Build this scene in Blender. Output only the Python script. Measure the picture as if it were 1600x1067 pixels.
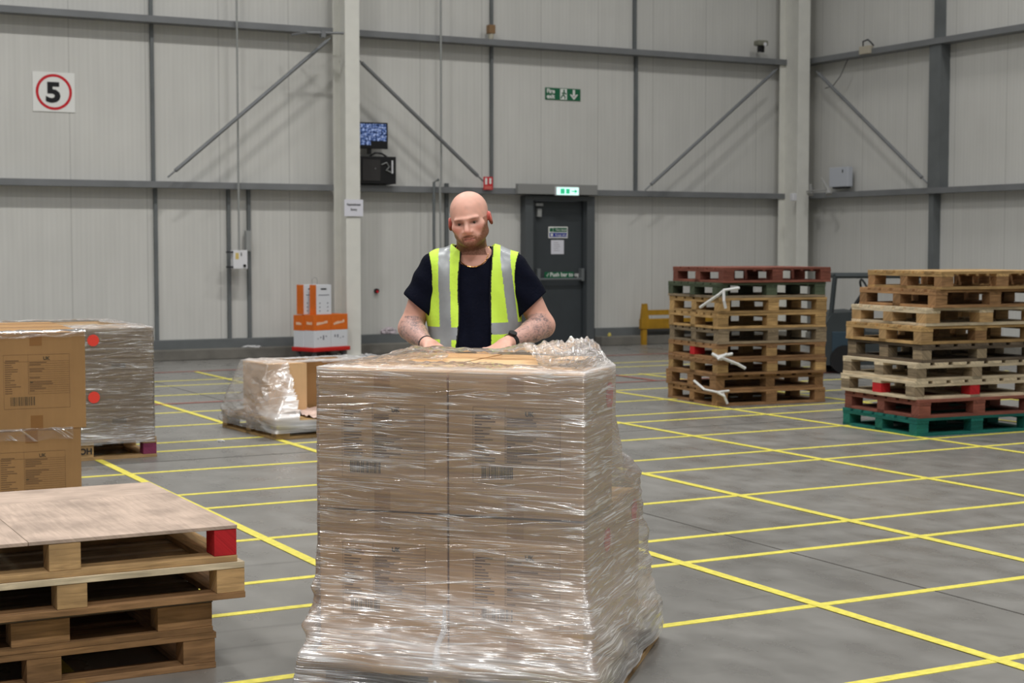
import bpy, math, random
import numpy as np
from mathutils import Vector, Matrix

for o in list(bpy.data.objects): bpy.data.objects.remove(o, do_unlink=True)
C = bpy.context.scene.collection
rnd = random.Random(7)

# ------------------------------------------------------------------ camera
CAM_H, YAW, PIT, FPX = 1.5, 0.49484, 0.058927, 2491.7
cam_d = bpy.data.cameras.new('camera'); cam = bpy.data.objects.new('camera', cam_d); C.objects.link(cam)
cam_d.sensor_width = 36; cam_d.lens = FPX/1600*36
cam_d.clip_start = .05; cam_d.clip_end = 200
cam.location = (0, 0, CAM_H)
cam.rotation_euler = (math.pi/2-PIT, 0, -YAW)
cam_d.dof.use_dof = True; cam_d.dof.focus_distance = 5.8; cam_d.dof.aperture_fstop = 6.3
bpy.context.scene.camera = cam

# ------------------------------------------------------------------ world, lamps, exposure
w = bpy.data.worlds.new('world'); bpy.context.scene.world = w; w.use_nodes = True
w.node_tree.nodes['Background'].inputs[0].default_value = (.80, .84, .90, 1)
w.node_tree.nodes['Background'].inputs[1].default_value = .30
vs = bpy.context.scene.view_settings
vs.view_transform = 'Standard'; vs.look = 'None'; vs.gamma = 1; vs.use_curve_mapping = False
vs.exposure = -0.35
def lamp(x, y, z, power, sx=1.3, sy=.35, rot=0, col=(1, .985, .955)):
    d = bpy.data.lights.new('high_bay_lamp', 'AREA'); d.shape = 'RECTANGLE'; d.size = sx; d.size_y = sy
    d.energy = power; d.color = col; d.spread = math.radians(146)
    o = bpy.data.objects.new('high_bay_lamp', d); C.objects.link(o); o.location = (x, y, z); o.rotation_euler = (0, 0, rot)
    return o
LP = 300
for x, y, p in [(-3, 14.2, 1.2), (3.0, 14.2, 1.25), (8.5, 14.2, 1.05), (13.8, 13.6, .62),
                (-3, 8.0, .9), (3.0, 8.0, .75), (8.6, 8.0, .6), (13.8, 8.0, .4),
                (-3.4, 1.4, .8), (1.6, 1.4, .8), (6.6, 1.4, .6),
                (-4.4, -5.5, 1.6), (.6, -5.5, 2.3), (5.6, -5.5, 1.1)]:
    lamp(x, y, 11.6, LP*p)

# ------------------------------------------------------------------ pixel helpers (positions read off the photograph once, in metres)
_fw = Vector((math.sin(YAW)*math.cos(PIT), math.cos(YAW)*math.cos(PIT), -math.sin(PIT)))
_rt = Vector((math.cos(YAW), -math.sin(YAW), 0)); _up = _rt.cross(_fw)
FWH = Vector((math.sin(YAW), math.cos(YAW), 0))
def ray(x, y): return _fw*FPX + _rt*(x-800) - _up*(y-533.5)
def at_y(x, y, Y): d = ray(x, y); return Vector((0, 0, CAM_H)) + d*(Y/d.y)
def at_x(x, y, X): d = ray(x, y); return Vector((0, 0, CAM_H)) + d*(X/d.x)
def at_z(x, y, z=0): d = ray(x, y); return Vector((0, 0, CAM_H)) + d*((z-CAM_H)/d.z)

# ------------------------------------------------------------------ materials
def lin(c):
    return tuple(((v/255)/12.92 if v/255 <= .04045 else ((v/255+.055)/1.055)**2.4) for v in c)
MATS = {}
def newmat(name):
    m = bpy.data.materials.new(name); m.use_nodes = True; nt = m.node_tree; nt.nodes.clear()
    out = nt.nodes.new('ShaderNodeOutputMaterial'); return m, nt, out
def N(nt, t, **k):
    n = nt.nodes.new(t)
    for a, b in k.items(): setattr(n, a, b)
    return n
def pbr(name, rgb, rough=.6, metal=0, spec=.4, noise=0, nscale=8, bump=0, bscale=60, emit=None, estr=0, coat=0):
    if name in MATS: return MATS[name]
    m, nt, out = newmat(name); L = nt.links
    p = N(nt, 'ShaderNodeBsdfPrincipled'); L.new(p.outputs[0], out.inputs[0])
    c = (*lin(rgb), 1)
    p.inputs['Base Color'].default_value = c; p.inputs['Roughness'].default_value = rough
    p.inputs['Metallic'].default_value = metal; p.inputs['Specular IOR Level'].default_value = spec
    p.inputs['Coat Weight'].default_value = coat
    if noise:
        tc = N(nt, 'ShaderNodeTexCoord'); nz = N(nt, 'ShaderNodeTexNoise'); nz.inputs['Scale'].default_value = nscale; nz.inputs['Detail'].default_value = 6
        L.new(tc.outputs['Object'], nz.inputs['Vector'])
        mx = N(nt, 'ShaderNodeMixRGB'); mx.blend_type = 'MULTIPLY'; mx.inputs[0].default_value = 1; mx.inputs[1].default_value = c
        mr = N(nt, 'ShaderNodeMapRange'); mr.inputs[1].default_value = .3; mr.inputs[2].default_value = .7; mr.inputs[3].default_value = 1-noise; mr.inputs[4].default_value = 1+noise*.5
        L.new(nz.outputs[0], mr.inputs[0]); L.new(mr.outputs[0], mx.inputs[2]); L.new(mx.outputs[0], p.inputs['Base Color'])
    if bump:
        tc = N(nt, 'ShaderNodeTexCoord'); nz = N(nt, 'ShaderNodeTexNoise'); nz.inputs['Scale'].default_value = bscale
        L.new(tc.outputs['Object'], nz.inputs['Vector'])
        b = N(nt, 'ShaderNodeBump'); b.inputs['Strength'].default_value = bump; b.inputs['Distance'].default_value = .01
        L.new(nz.outputs[0], b.inputs['Height']); L.new(b.outputs[0], p.inputs['Normal'])
    if emit:
        p.inputs['Emission Color'].default_value = (*lin(emit), 1); p.inputs['Emission Strength'].default_value = estr
    MATS[name] = m; return m

def wood(name, rgb, dark=.35, grey=0, paint=False, rough=.75):
    if name in MATS: return MATS[name]
    m, nt, out = newmat(name); L = nt.links
    p = N(nt, 'ShaderNodeBsdfPrincipled'); L.new(p.outputs[0], out.inputs[0]); p.inputs['Roughness'].default_value = rough; p.inputs['Specular IOR Level'].default_value = .25
    uv = N(nt, 'ShaderNodeUVMap'); uv.uv_map = 'UVMap'
    mp = N(nt, 'ShaderNodeMapping'); mp.inputs['Scale'].default_value = (2.2, 26, 1); L.new(uv.outputs[0], mp.inputs[0])
    n1 = N(nt, 'ShaderNodeTexNoise'); n1.inputs['Scale'].default_value = 2.2; n1.inputs['Detail'].default_value = 7; n1.inputs['Distortion'].default_value = .8; L.new(mp.outputs[0], n1.inputs['Vector'])
    n2 = N(nt, 'ShaderNodeTexNoise'); n2.inputs['Scale'].default_value = 5; n2.inputs['Detail'].default_value = 5; L.new(uv.outputs[0], n2.inputs['Vector'])
    r1 = N(nt, 'ShaderNodeMapRange'); r1.inputs[1].default_value = .35; r1.inputs[2].default_value = .68; r1.inputs[3].default_value = 1-dark; r1.inputs[4].default_value = 1.08; L.new(n1.outputs[0], r1.inputs[0])
    r2 = N(nt, 'ShaderNodeMapRange'); r2.inputs[1].default_value = .32; r2.inputs[2].default_value = .62; r2.inputs[3].default_value = .72 if not paint else .8; r2.inputs[4].default_value = 1.05; L.new(n2.outputs[0], r2.inputs[0])
    at = N(nt, 'ShaderNodeAttribute'); at.attribute_name = 'tint'
    mu = N(nt, 'ShaderNodeMath', operation='MULTIPLY'); L.new(r1.outputs[0], mu.inputs[0]); L.new(r2.outputs[0], mu.inputs[1])
    mu2 = N(nt, 'ShaderNodeMath', operation='MULTIPLY'); L.new(mu.outputs[0], mu2.inputs[0]); L.new(at.outputs['Fac'], mu2.inputs[1])
    mx = N(nt, 'ShaderNodeMixRGB'); mx.blend_type = 'MULTIPLY'; mx.inputs[0].default_value = 1; mx.inputs[1].default_value = (*lin(rgb), 1); L.new(mu2.outputs[0], mx.inputs[2])
    L.new(mx.outputs[0], p.inputs['Base Color'])
    b = N(nt, 'ShaderNodeBump'); b.inputs['Strength'].default_value = .35; b.inputs['Distance'].default_value = .004; L.new(n1.outputs[0], b.inputs['Height']); L.new(b.outputs[0], p.inputs['Normal'])
    MATS[name] = m; return m

def film_mat(name, haze=.10, streak=1.0, dens=30, bump=.55, bumpd=.016, tint=(.985, .98, .975), slant=1.0, gloss=.5):
    """clear stretch film: transparent sheet with glossy pulled creases and a milky haze where layers pile up"""
    m, nt, out = newmat(name); L = nt.links
    uv = N(nt, 'ShaderNodeUVMap'); uv.uv_map = 'UVMap'
    def ns(scale, rot, loc=(0, 0, 0), detail=3, rough=.5, dist=0):
        mp = N(nt, 'ShaderNodeMapping'); mp.inputs['Scale'].default_value = (scale[0], scale[1], 1); mp.inputs['Rotation'].default_value = (0, 0, 0); mp.inputs['Location'].default_value = loc
        mr = N(nt, 'ShaderNodeMapping'); mr.inputs['Rotation'].default_value = (0, 0, rot)
        L.new(uv.outputs[0], mr.inputs[0]); L.new(mr.outputs[0], mp.inputs[0])
        n = N(nt, 'ShaderNodeTexNoise'); n.inputs['Scale'].default_value = 1; n.inputs['Detail'].default_value = detail; n.inputs['Roughness'].default_value = rough; n.inputs['Distortion'].default_value = dist
        L.new(mp.outputs[0], n.inputs['Vector']); return n
    def mth(op, x, y=None, z=None, clamp=False):
        n = N(nt, 'ShaderNodeMath', operation=op, use_clamp=clamp)
        for q, vv in enumerate((x, y, z)):
            if vv is None: continue
            if isinstance(vv, (int, float)): n.inputs[q].default_value = vv
            else: L.new(vv, n.inputs[q])
        return n.outputs[0]
    def ridge(n, wd):      # thin pulled creases along the contour of a stretched noise
        d = mth('ABSOLUTE', mth('SUBTRACT', n.outputs[0], .5)); return mth('SUBTRACT', 1, mth('DIVIDE', d, wd), clamp=True)
    a = ns((.9, dens*1.5), .01, (3, 1, 0), 3, .5, .1); b = ns((1.1, dens*1.2), .10*slant, (7, 5, 0), 3, .5); c = ns((1.0, dens*1.3), -.09*slant, (1, 9, 0), 3, .5)
    gate = ns((3.2, dens*.45), .05*slant, (5, 2, 0), 3, .6); big = ns((1.6, 4.5), .1, (4, 2, 0), 3); g2n = ns((4.5, dens*.9), -.06*slant, (2, 6, 0), 2, .5)
    def gm(n, lo, hi):
        m_ = N(nt, 'ShaderNodeMapRange'); m_.interpolation_type = 'SMOOTHSTEP'; m_.inputs[1].default_value = lo; m_.inputs[2].default_value = hi; L.new(n.outputs[0], m_.inputs[0]); return m_.outputs[0]
    lay = N(nt, 'ShaderNodeAttribute'); lay.attribute_name = 'layers'
    ra, rb, rc = ridge(a, .030), ridge(b, .022), ridge(c, .022)
    lines = mth('MAXIMUM', mth('MULTIPLY', ra, gm(gate, .42, .62)), mth('MAXIMUM', mth('MULTIPLY', rb, gm(g2n, .46, .64)), mth('MULTIPLY', rc, gm(gate, .52, .40))))
    fld = mth('MULTIPLY_ADD', big.outputs[0], 1.4, -.25, clamp=True)
    mask = mth('MULTIPLY', mth('MULTIPLY', lines, mth('MULTIPLY_ADD', lay.outputs['Fac'], .9, fld)), streak)
    soft_ = mth('MULTIPLY', mth('MAXIMUM', gm(a, .56, .74), gm(b, .60, .76)), mth('MULTIPLY_ADD', lay.outputs['Fac'], .35, .10))
    tot = N(nt, 'ShaderNodeMath', operation='ADD', use_clamp=True); L.new(mth('ADD', mask, soft_), tot.inputs[0]); L.new(mth('MULTIPLY_ADD', lay.outputs['Fac'], .34, haze), tot.inputs[1])
    ad = N(nt, 'ShaderNodeMath', operation='ADD'); L.new(mth('MULTIPLY', mth('ADD', a.outputs[0], mth('MULTIPLY', b.outputs[0], .8)), 1.0), ad.inputs[0]); L.new(mth('MULTIPLY', lines, .25), ad.inputs[1])
    bp = N(nt, 'ShaderNodeBump'); bp.inputs['Strength'].default_value = bump; bp.inputs['Distance'].default_value = bumpd; L.new(ad.outputs[0], bp.inputs['Height'])
    gl = N(nt, 'ShaderNodeBsdfGlossy'); gl.inputs['Roughness'].default_value = .24; gl.inputs['Color'].default_value = (1, 1, 1, 1); L.new(bp.outputs[0], gl.inputs['Normal'])
    df = N(nt, 'ShaderNodeBsdfDiffuse'); df.inputs['Color'].default_value = (.92, .92, .93, 1); L.new(bp.outputs[0], df.inputs['Normal'])
    tl = N(nt, 'ShaderNodeBsdfTranslucent'); tl.inputs['Color'].default_value = (.92, .92, .93, 1)
    m1 = N(nt, 'ShaderNodeMixShader'); m1.inputs[0].default_value = .35; L.new(df.outputs[0], m1.inputs[1]); L.new(tl.outputs[0], m1.inputs[2])
    m2 = N(nt, 'ShaderNodeMixShader'); m2.inputs[0].default_value = gloss; L.new(mth('MULTIPLY_ADD', lay.outputs['Fac'], -gloss*.45, gloss, clamp=True), m2.inputs[0]); L.new(m1.outputs[0], m2.inputs[1]); L.new(gl.outputs[0], m2.inputs[2])
    tr = N(nt, 'ShaderNodeBsdfTransparent'); tr.inputs['Color'].default_value = (*tint, 1)
    # clear film still mirrors a little
    fr = N(nt, 'ShaderNodeFresnel'); fr.inputs['IOR'].default_value = 1.38; L.new(bp.outputs[0], fr.inputs['Normal'])
    g2 = N(nt, 'ShaderNodeBsdfGlossy'); g2.inputs['Roughness'].default_value = .12; L.new(bp.outputs[0], g2.inputs['Normal'])
    m3 = N(nt, 'ShaderNodeMixShader'); L.new(fr.outputs[0], m3.inputs[0]); L.new(tr.outputs[0], m3.inputs[1]); L.new(g2.outputs[0], m3.inputs[2])
    m4 = N(nt, 'ShaderNodeMixShader'); L.new(tot.outputs[0], m4.inputs[0]); L.new(m3.outputs[0], m4.inputs[1]); L.new(m2.outputs[0], m4.inputs[2])
    L.new(m4.outputs[0], out.inputs[0]); return m

# ------------------------------------------------------------------ mesh builder
class MB:
    def __init__(s): s.v = []; s.f = []; s.uv = []; s.t = []; s.mi = []
    def face(s, pts, uv=None, t=1., mi=0):
        b = len(s.v); s.v += [tuple(p) for p in pts]; s.f.append(tuple(range(b, b+len(pts))))
        s.uv.append(uv or [(p[0]+p[1]*.37, p[2]+p[1]*.61) for p in pts]); s.t.append(t); s.mi.append(mi); return s
    def box(s, x0, x1, y0, y1, z0, z1, M=None, t=1., mi=0):
        P = [Vector((x, y, z)) for z in (z0, z1) for y in (y0, y1) for x in (x0, x1)]
        d = (x1-x0, y1-y0, z1-z0); ax = max(range(3), key=lambda i: d[i]); oth = [i for i in range(3) if i != ax]
        off = (rnd.random()*9, rnd.random()*9)
        b = len(s.v)
        uvs = [(p[ax]+off[0], p[oth[0]]+p[oth[1]]+off[1]) for p in P]
        s.v += [tuple(M@p if M else p) for p in P]
        for q in ((0, 2, 3, 1), (4, 5, 7, 6), (0, 1, 5, 4), (1, 3, 7, 5), (3, 2, 6, 7), (2, 0, 4, 6)):
            s.f.append(tuple(b+i for i in q)); s.uv.append([uvs[i] for i in q]); s.t.append(t); s.mi.append(mi)
        return s
    def cbox(s, c, sz, M=None, t=1., mi=0):
        return s.box(c[0]-sz[0]/2, c[0]+sz[0]/2, c[1]-sz[1]/2, c[1]+sz[1]/2, c[2]-sz[2]/2, c[2]+sz[2]/2, M, t, mi)
    def tube(s, pts, r, n=10, t=1., mi=0, caps=True):
        pts = [Vector(p) for p in pts]; rr = r if isinstance(r, (list, tuple)) else [r]*len(pts); rings = []
        for i, p in enumerate(pts):
            d = (pts[min(i+1, len(pts)-1)]-pts[max(i-1, 0)]).normalized()
            a = d.cross(Vector((0, 0, 1)) if abs(d.z) < .9 else Vector((1, 0, 0))).normalized(); c = d.cross(a)
            b = len(s.v); s.v += [tuple(p+(a*math.cos(k*2*math.pi/n)+c*math.sin(k*2*math.pi/n))*rr[i]) for k in range(n)]; rings.append(b)
        for i in range(len(rings)-1):
            for k in range(n):
                k2 = (k+1) % n; s.f.append((rings[i]+k, rings[i]+k2, rings[i+1]+k2, rings[i+1]+k)); s.uv.append([(0, 0)]*4); s.t.append(t); s.mi.append(mi)
        if caps:
            s.f.append(tuple(rings[0]+k for k in reversed(range(n)))); s.uv.append([(0, 0)]*n); s.t.append(t); s.mi.append(mi)
            s.f.append(tuple(rings[-1]+k for k in range(n))); s.uv.append([(0, 0)]*n); s.t.append(t); s.mi.append(mi)
        return s
    def disc(s, c, ax, r, h, n=24, t=1., mi=0):
        ax = Vector(ax).normalized(); return s.tube([Vector(c), Vector(c)+ax*h], r, n, t, mi)
    def mesh(s, name):
        me = bpy.data.meshes.new(name); me.from_pydata(s.v, [], s.f); me.update()
        uvl = me.uv_layers.new(name='UVMap'); flat = [c for f in s.uv for u in f for c in u]; uvl.data.foreach_set('uv', flat)
        a = me.attributes.new('tint', 'FLOAT', 'FACE'); a.data.foreach_set('value', s.t)
        me.polygons.foreach_set('material_index', s.mi)
        return me
def link(name, me, mats, parent=None, M=None, bevel=0, smooth=False):
    o = bpy.data.objects.new(name, me); C.objects.link(o)
    if not isinstance(mats, (list, tuple)): mats = [mats]
    if len(me.materials) == 0:
        for m in mats: me.materials.append(m)
    if parent: o.parent = parent
    if M is not None: o.matrix_local = M
    if smooth:
        me.polygons.foreach_set('use_smooth', [True]*len(me.polygons))
    if bevel:
        b = o.modifiers.new('bevel', 'BEVEL'); b.width = bevel; b.segments = 2; b.limit_method = 'ANGLE'
    return o
def part(name, mb, mats, parent=None, bevel=0, M=None, smooth=False):
    return link(name, mb.mesh(name), mats, parent, M, bevel, smooth)
def empty(name, loc, rz=0):
    o = bpy.data.objects.new(name, None); C.objects.link(o); o.location = loc; o.rotation_euler = (0, 0, rz); o.empty_display_size = .1; return o
def tag(o, label, cat, group=None):
    o['label'] = label; o['category'] = cat
    if group: o['group'] = group
    return o
def struct(o): o['kind'] = 'structure'; return o
def text_mesh(s, size, depth=.0005, bold=0, align='LEFT'):
    cu = bpy.data.curves.new('lettering', 'FONT'); cu.body = s; cu.size = size; cu.extrude = depth; cu.offset = bold; cu.align_x = align; cu.resolution_u = 3
    o = bpy.data.objects.new('lettering', cu); C.objects.link(o)
    dg = bpy.context.evaluated_depsgraph_get(); me = bpy.data.meshes.new_from_object(o.evaluated_get(dg))
    bpy.data.objects.remove(o); bpy.data.curves.remove(cu); me.materials.clear(); return me
# local frame of a sign hanging on the back wall: x right, z up, facing -y (font lies in xy)
UPR = Matrix.Rotation(math.pi/2, 4, 'X')
def lettering(s, size, loc, mat, parent, bold=0, align='LEFT', name='lettering', depth=.0005, sx=1):
    o = link(name, text_mesh(s, size, depth, bold, align), mat, parent)
    o.matrix_local = Matrix.Translation(loc) @ UPR @ Matrix.Diagonal((sx, 1, 1, 1)); return o

# ------------------------------------------------------------------ setting: floor and walls
def wall_material():
    m, nt, out = newmat('wall panel'); L = nt.links
    p = N(nt, 'ShaderNodeBsdfPrincipled'); L.new(p.outputs[0], out.inputs[0]); p.inputs['Roughness'].default_value = .45; p.inputs['Specular IOR Level'].default_value = .3
    uv = N(nt, 'ShaderNodeUVMap'); uv.uv_map = 'UVMap'
    sx = N(nt, 'ShaderNodeSeparateXYZ'); L.new(uv.outputs[0], sx.inputs[0])
    # fine ribs
    def saw(freq, ph=0):
        a = N(nt, 'ShaderNodeMath', operation='MULTIPLY_ADD'); L.new(sx.outputs[0], a.inputs[0]); a.inputs[1].default_value = freq; a.inputs[2].default_value = ph
        b = N(nt, 'ShaderNodeMath', operation='FRACT'); L.new(a.outputs[0], b.inputs[0]); return b
    r = saw(16); s1 = N(nt, 'ShaderNodeMapRange'); s1.interpolation_type = 'SMOOTHSTEP'; s1.inputs[1].default_value = .42; s1.inputs[2].default_value = .58; L.new(r.outputs[0], s1.inputs[0])
    j = saw(1.0, .18); j1 = N(nt, 'ShaderNodeMath', operation='LESS_THAN'); L.new(j.outputs[0], j1.inputs[0]); j1.inputs[1].default_value = .012
    nz = N(nt, 'ShaderNodeTexNoise'); nz.inputs['Scale'].default_value = .9; nz.inputs['Detail'].default_value = 6; L.new(uv.outputs[0], nz.inputs['Vector'])
    mp = N(nt, 'ShaderNodeMapping'); mp.inputs['Scale'].default_value = (7, .5, 1); L.new(uv.outputs[0], mp.inputs[0])
    nd = N(nt, 'ShaderNodeTexNoise'); nd.inputs['Scale'].default_value = 1.5; nd.inputs['Detail'].default_value = 5; L.new(mp.outputs[0], nd.inputs['Vector'])
    ad = N(nt, 'ShaderNodeMath', operation='ADD'); L.new(nz.outputs[0], ad.inputs[0]); L.new(nd.outputs[0], ad.inputs[1])
    mr = N(nt, 'ShaderNodeMapRange'); mr.inputs[1].default_value = .7; mr.inputs[2].default_value = 1.3; mr.inputs[3].default_value = .93; mr.inputs[4].default_value = 1.03; L.new(ad.outputs[0], mr.inputs[0])
    rr = N(nt, 'ShaderNodeMath', operation='MULTIPLY_ADD'); L.new(s1.outputs[0], rr.inputs[0]); rr.inputs[1].default_value = .025; L.new(mr.outputs[0], rr.inputs[2])
    jj = N(nt, 'ShaderNodeMath', operation='MULTIPLY_ADD'); L.new(j1.outputs[0], jj.inputs[0]); jj.inputs[1].default_value = -.22; L.new(rr.outputs[0], jj.inputs[2])
    mx = N(nt, 'ShaderNodeMixRGB'); mx.blend_type = 'MULTIPLY'; mx.inputs[0].default_value = 1; mx.inputs[1].default_value = (*lin((206, 205, 200)), 1); L.new(jj.outputs[0], mx.inputs[2])
    L.new(mx.outputs[0], p.inputs['Base Color'])
    return m
def floor_material():
    m, nt, out = newmat('polished concrete'); L = nt.links
    p = N(nt, 'ShaderNodeBsdfPrincipled'); L.new(p.outputs[0], out.inputs[0])
    tc = N(nt, 'ShaderNodeTexCoord')
    def ns(sc, det=6, scale=(1, 1, 1), dist=0):
        mp = N(nt, 'ShaderNodeMapping'); mp.inputs['Scale'].default_value = scale; L.new(tc.outputs['Object'], mp.inputs[0])
        n = N(nt, 'ShaderNodeTexNoise'); n.inputs['Scale'].default_value = sc; n.inputs['Detail'].default_value = det; n.inputs['Distortion'].default_value = dist; L.new(mp.outputs[0], n.inputs['Vector']); return n
    n1 = ns(.55, 8); n2 = ns(5, 8, (1, .6, 1)); n3 = ns(2.2, 3, (.35, 5, 1), .6)
    r1 = N(nt, 'ShaderNodeMapRange'); r1.inputs[1].default_value = .35; r1.inputs[2].default_value = .65; r1.inputs[3].default_value = .84; r1.inputs[4].default_value = 1.1; L.new(n1.outputs[0], r1.inputs[0])
    r2 = N(nt, 'ShaderNodeMapRange'); r2.inputs[1].default_value = .3; r2.inputs[2].default_value = .7; r2.inputs[3].default_value = .86; r2.inputs[4].default_value = 1.1; L.new(n2.outputs[0], r2.inputs[0])
    r3 = N(nt, 'ShaderNodeMapRange'); r3.inputs[1].default_value = .64; r3.inputs[2].default_value = .78; r3.inputs[3].default_value = 1; r3.inputs[4].default_value = .72; L.new(n3.outputs[0], r3.inputs[0])
    a = N(nt, 'ShaderNodeMath', operation='MULTIPLY'); L.new(r1.outputs[0], a.inputs[0]); L.new(r2.outputs[0], a.inputs[1])
    b = N(nt, 'ShaderNodeMath', operation='MULTIPLY'); L.new(a.outputs[0], b.inputs[0]); L.new(r3.outputs[0], b.inputs[1])
    mx = N(nt, 'ShaderNodeMixRGB'); mx.blend_type = 'MULTIPLY'; mx.inputs[0].default_value = 1; mx.inputs[1].default_value = (*lin((126, 124, 120)), 1); L.new(b.outputs[0], mx.inputs[2])
    L.new(mx.outputs[0], p.inputs['Base Color'])
    rg = N(nt, 'ShaderNodeMapRange'); rg.inputs[1].default_value = .3; rg.inputs[2].default_value = .7; rg.inputs[3].default_value = .22; rg.inputs[4].default_value = .42; L.new(n2.outputs[0], rg.inputs[0]); L.new(rg.outputs[0], p.inputs['Roughness'])
    p.inputs['Specular IOR Level'].default_value = .5
    bp = N(nt, 'ShaderNodeBump'); bp.inputs['Strength'].default_value = .05; bp.inputs['Distance'].default_value = .01; L.new(n2.outputs[0], bp.inputs['Height']); L.new(bp.outputs[0], p.inputs['Normal'])
    return m
YW, XW = 21.0, 16.7
struct(part('floor', MB().box(-14, XW+.3, -6, YW+.3, -.2, 0), floor_material()))
WM = wall_material()
# back wall (a slab with the fire door opening)
at_door_l, at_door_r = at_y(818, 420, 20.9).x, at_y(926, 420, 20.9).x
DTOP = 2.27
def bw(mb, x0, x1, z0, z1):
    mb.box(x0, x1, YW, YW+.15, z0, z1)
    mb.uv[-6:] = [[(mb.v[i][0], mb.v[i][2]) for i in f] for f in mb.f[-6:]]
wb = MB(); bw(wb, -14, at_door_l, 0, 12.5); bw(wb, at_door_r, XW+.15, 0, 12.5); bw(wb, at_door_l, at_door_r, DTOP, 12.5)
struct(part('wall_back', wb, WM))
wr = MB(); wr.box(XW, XW+.15, -6, YW, 0, 12.5); wr.uv[-6:] = [[(wr.v[i][1]+.4, wr.v[i][2]) for i in f] for f in wr.f[-6:]]
struct(part('wall_right', wr, WM))

GALV = pbr('galvanised steel', (126, 128, 130), .5, .2, noise=.12, nscale=3)
GALVD = pbr('dull steel', (108, 112, 113), .6, .1, noise=.15, nscale=3)
CONC = pbr('kerb concrete', (118, 115, 108), .85, noise=.3, nscale=3, bump=.3, bscale=20)
COLM = pbr('column paint', (224, 223, 215), .5, noise=.05, nscale=5)
tn = [0]
def trim(mb, mat, bevel=0):
    tn[0] += 1; return struct(part('trim_%d' % tn[0], mb, mat, bevel=bevel))
# kerb and base channel
struct(part('baseboard_back', MB().box(-14, at_door_l-.02, 20.66, YW, 0, .14).box(at_door_r+.02, XW, 20.66, YW, 0, .14), CONC, None, .01))
struct(part('baseboard_right', MB().box(XW-.34, XW, -6, 20.66, 0, .14), CONC, None, .01))
trim(MB().box(-14, at_door_l-.02, 20.86, YW, .14, .26), GALVD)
trim(MB().box(at_door_r+.02, XW, 20.86, YW, .14, .26), GALVD)
trim(MB().box(XW-.14, XW, -6, 20.86, .14, .26), GALVD)
# horizontal sheeting rails: C-sections, each with lip and web
def rail_x(x0, x1, z, D=.2, h=.085):
    trim(MB().box(x0, x1, YW-D, YW-D+.012, z-h, z).box(x0, x1, YW-D+.012, YW, z-.012, z).box(x0, x1, YW-D+.012, YW, z-h, z-h+.012), GALV)
def rail_y(y0, y1, z, D=.2, h=.085):
    trim(MB().box(XW-D, XW-D+.012, y0, y1, z-h, z).box(XW-D+.012, XW, y0, y1, z-.012, z).box(XW-D+.012, XW, y0, y1, z-h, z-h+.012), GALV)
ZL, ZU = 2.372, 4.53
rail_x(-14, 8.4, ZL); rail_x(8.5, 16.3, ZL); rail_x(-14, 8.4, ZU, .22); rail_x(8.5, 16.3, ZU, .22)
rail_y(-6, 20.75, ZL); rail_y(-6, 20.75, ZU, .22); rail_x(-14, 16.3, 6.7); rail_y(-6, 20.75, 6.7)
# vertical posts on the back wall
def post(px, py, z0, z1, wd=.055, Y=20.95, mat=GALVD):
    wd *= .8; x = at_y(px, py, Y).x; trim(MB().box(x-wd/2, x+wd/2, Y, YW, z0, z1), mat)
post(245.8, 500, .26, ZL-.085); post(238, 100, ZL, ZU-.085); post(236, 5, ZU, 6.6)
post(769, 200, ZL, ZU-.085, .05); post(769, 20, ZU, 6.6, .05)
post(994.5, 200, ZL, ZU-.085, .06); post(993, 20, ZU, 6.6, .06)
post(359, 450, .26, ZL-.085, .055); post(390.5, 450, .26, ZL-.085, .055)
post(699, 340, 1.0, ZL+.06, .06)
post(562, 480, .26, ZL-.085, .03)
# right wall posts
def post_r(px, py, z0, z1, wd=.08, X=XW-.1):
    y = at_x(px, py, X).y; trim(MB().box(X-.04, XW, y-wd/2, y+wd/2, z0, z1), GALVD)
post_r(1457, 380, .26, ZL-.085, .1); post_r(1463, 180, ZL, ZU-.085, .24, XW-.14); post_r(1467, 20, ZU, 6.6, .1)
# diagonal braces (round tubes with flattened ends)
def brace(a, b):
    mb = MB(); a = Vector(a); b = Vector(b); d = (b-a)
    mb.tube([a+d*.045, b-d*.02], .027, 12); mb.tube([a, a+d*.06], .012, 8); mb.tube([b-d*.04, b], .012, 8); trim(mb, GALV)
brace(at_y(262, 277, 20.6), at_y(516, 60, 20.6)); brace(at_y(755, 283, 20.6), at_y(561, 94, 20.6)); brace(at_y(1008, 297, 20.6), at_y(1214, 108, 20.6))
brace(at_x(1449, 286, 16.35), at_x(1276, 112, 16.35))

# columns
def column(x0, x1, Y0, Y1, label):
    e = empty('steel_column', ((x0+x1)/2, (Y0+Y1)/2, 0)); tag(e, label, 'column', )
    hw = (x1-x0)/2; hd = (Y1-Y0)/2
    part('flange', MB().box(-hw, hw, -hd, -hd+.02, 0, 12.3), COLM, e, .003)
    part('flange', MB().box(-hw, hw, hd-.02, hd, 0, 12.3), COLM, e, .003)
    part('web', MB().box(-.008, .008, -hd+.02, hd-.02, 0, 12.3), COLM, e)
    part('base_plate', MB().box(-hw-.04, hw+.04, -hd-.03, -hd+.3, 0, .025).box(-hw-.04, hw+.04, hd-.2, hd, 0, .025), COLM, e)
    return e
c1 = column(8.40, 8.612, 20.35, 20.80, 'cream steel column beside the red trolley, with a white paper notice on it')
c2 = column(16.16, 16.39, 20.35, 20.84, 'cream steel column in the far corner, rising behind the pallet stack with the red top')
DARK = pbr('black plastic', (22, 22, 24), .45); WHITEP = pbr('white plastic', (225, 225, 228), .5); PAPER = pbr('white paper', (222, 222, 230), .8); INK = pbr('ink', (40, 40, 44), .8)
GREYP = pbr('grey casing', (150, 152, 150), .5)
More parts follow.
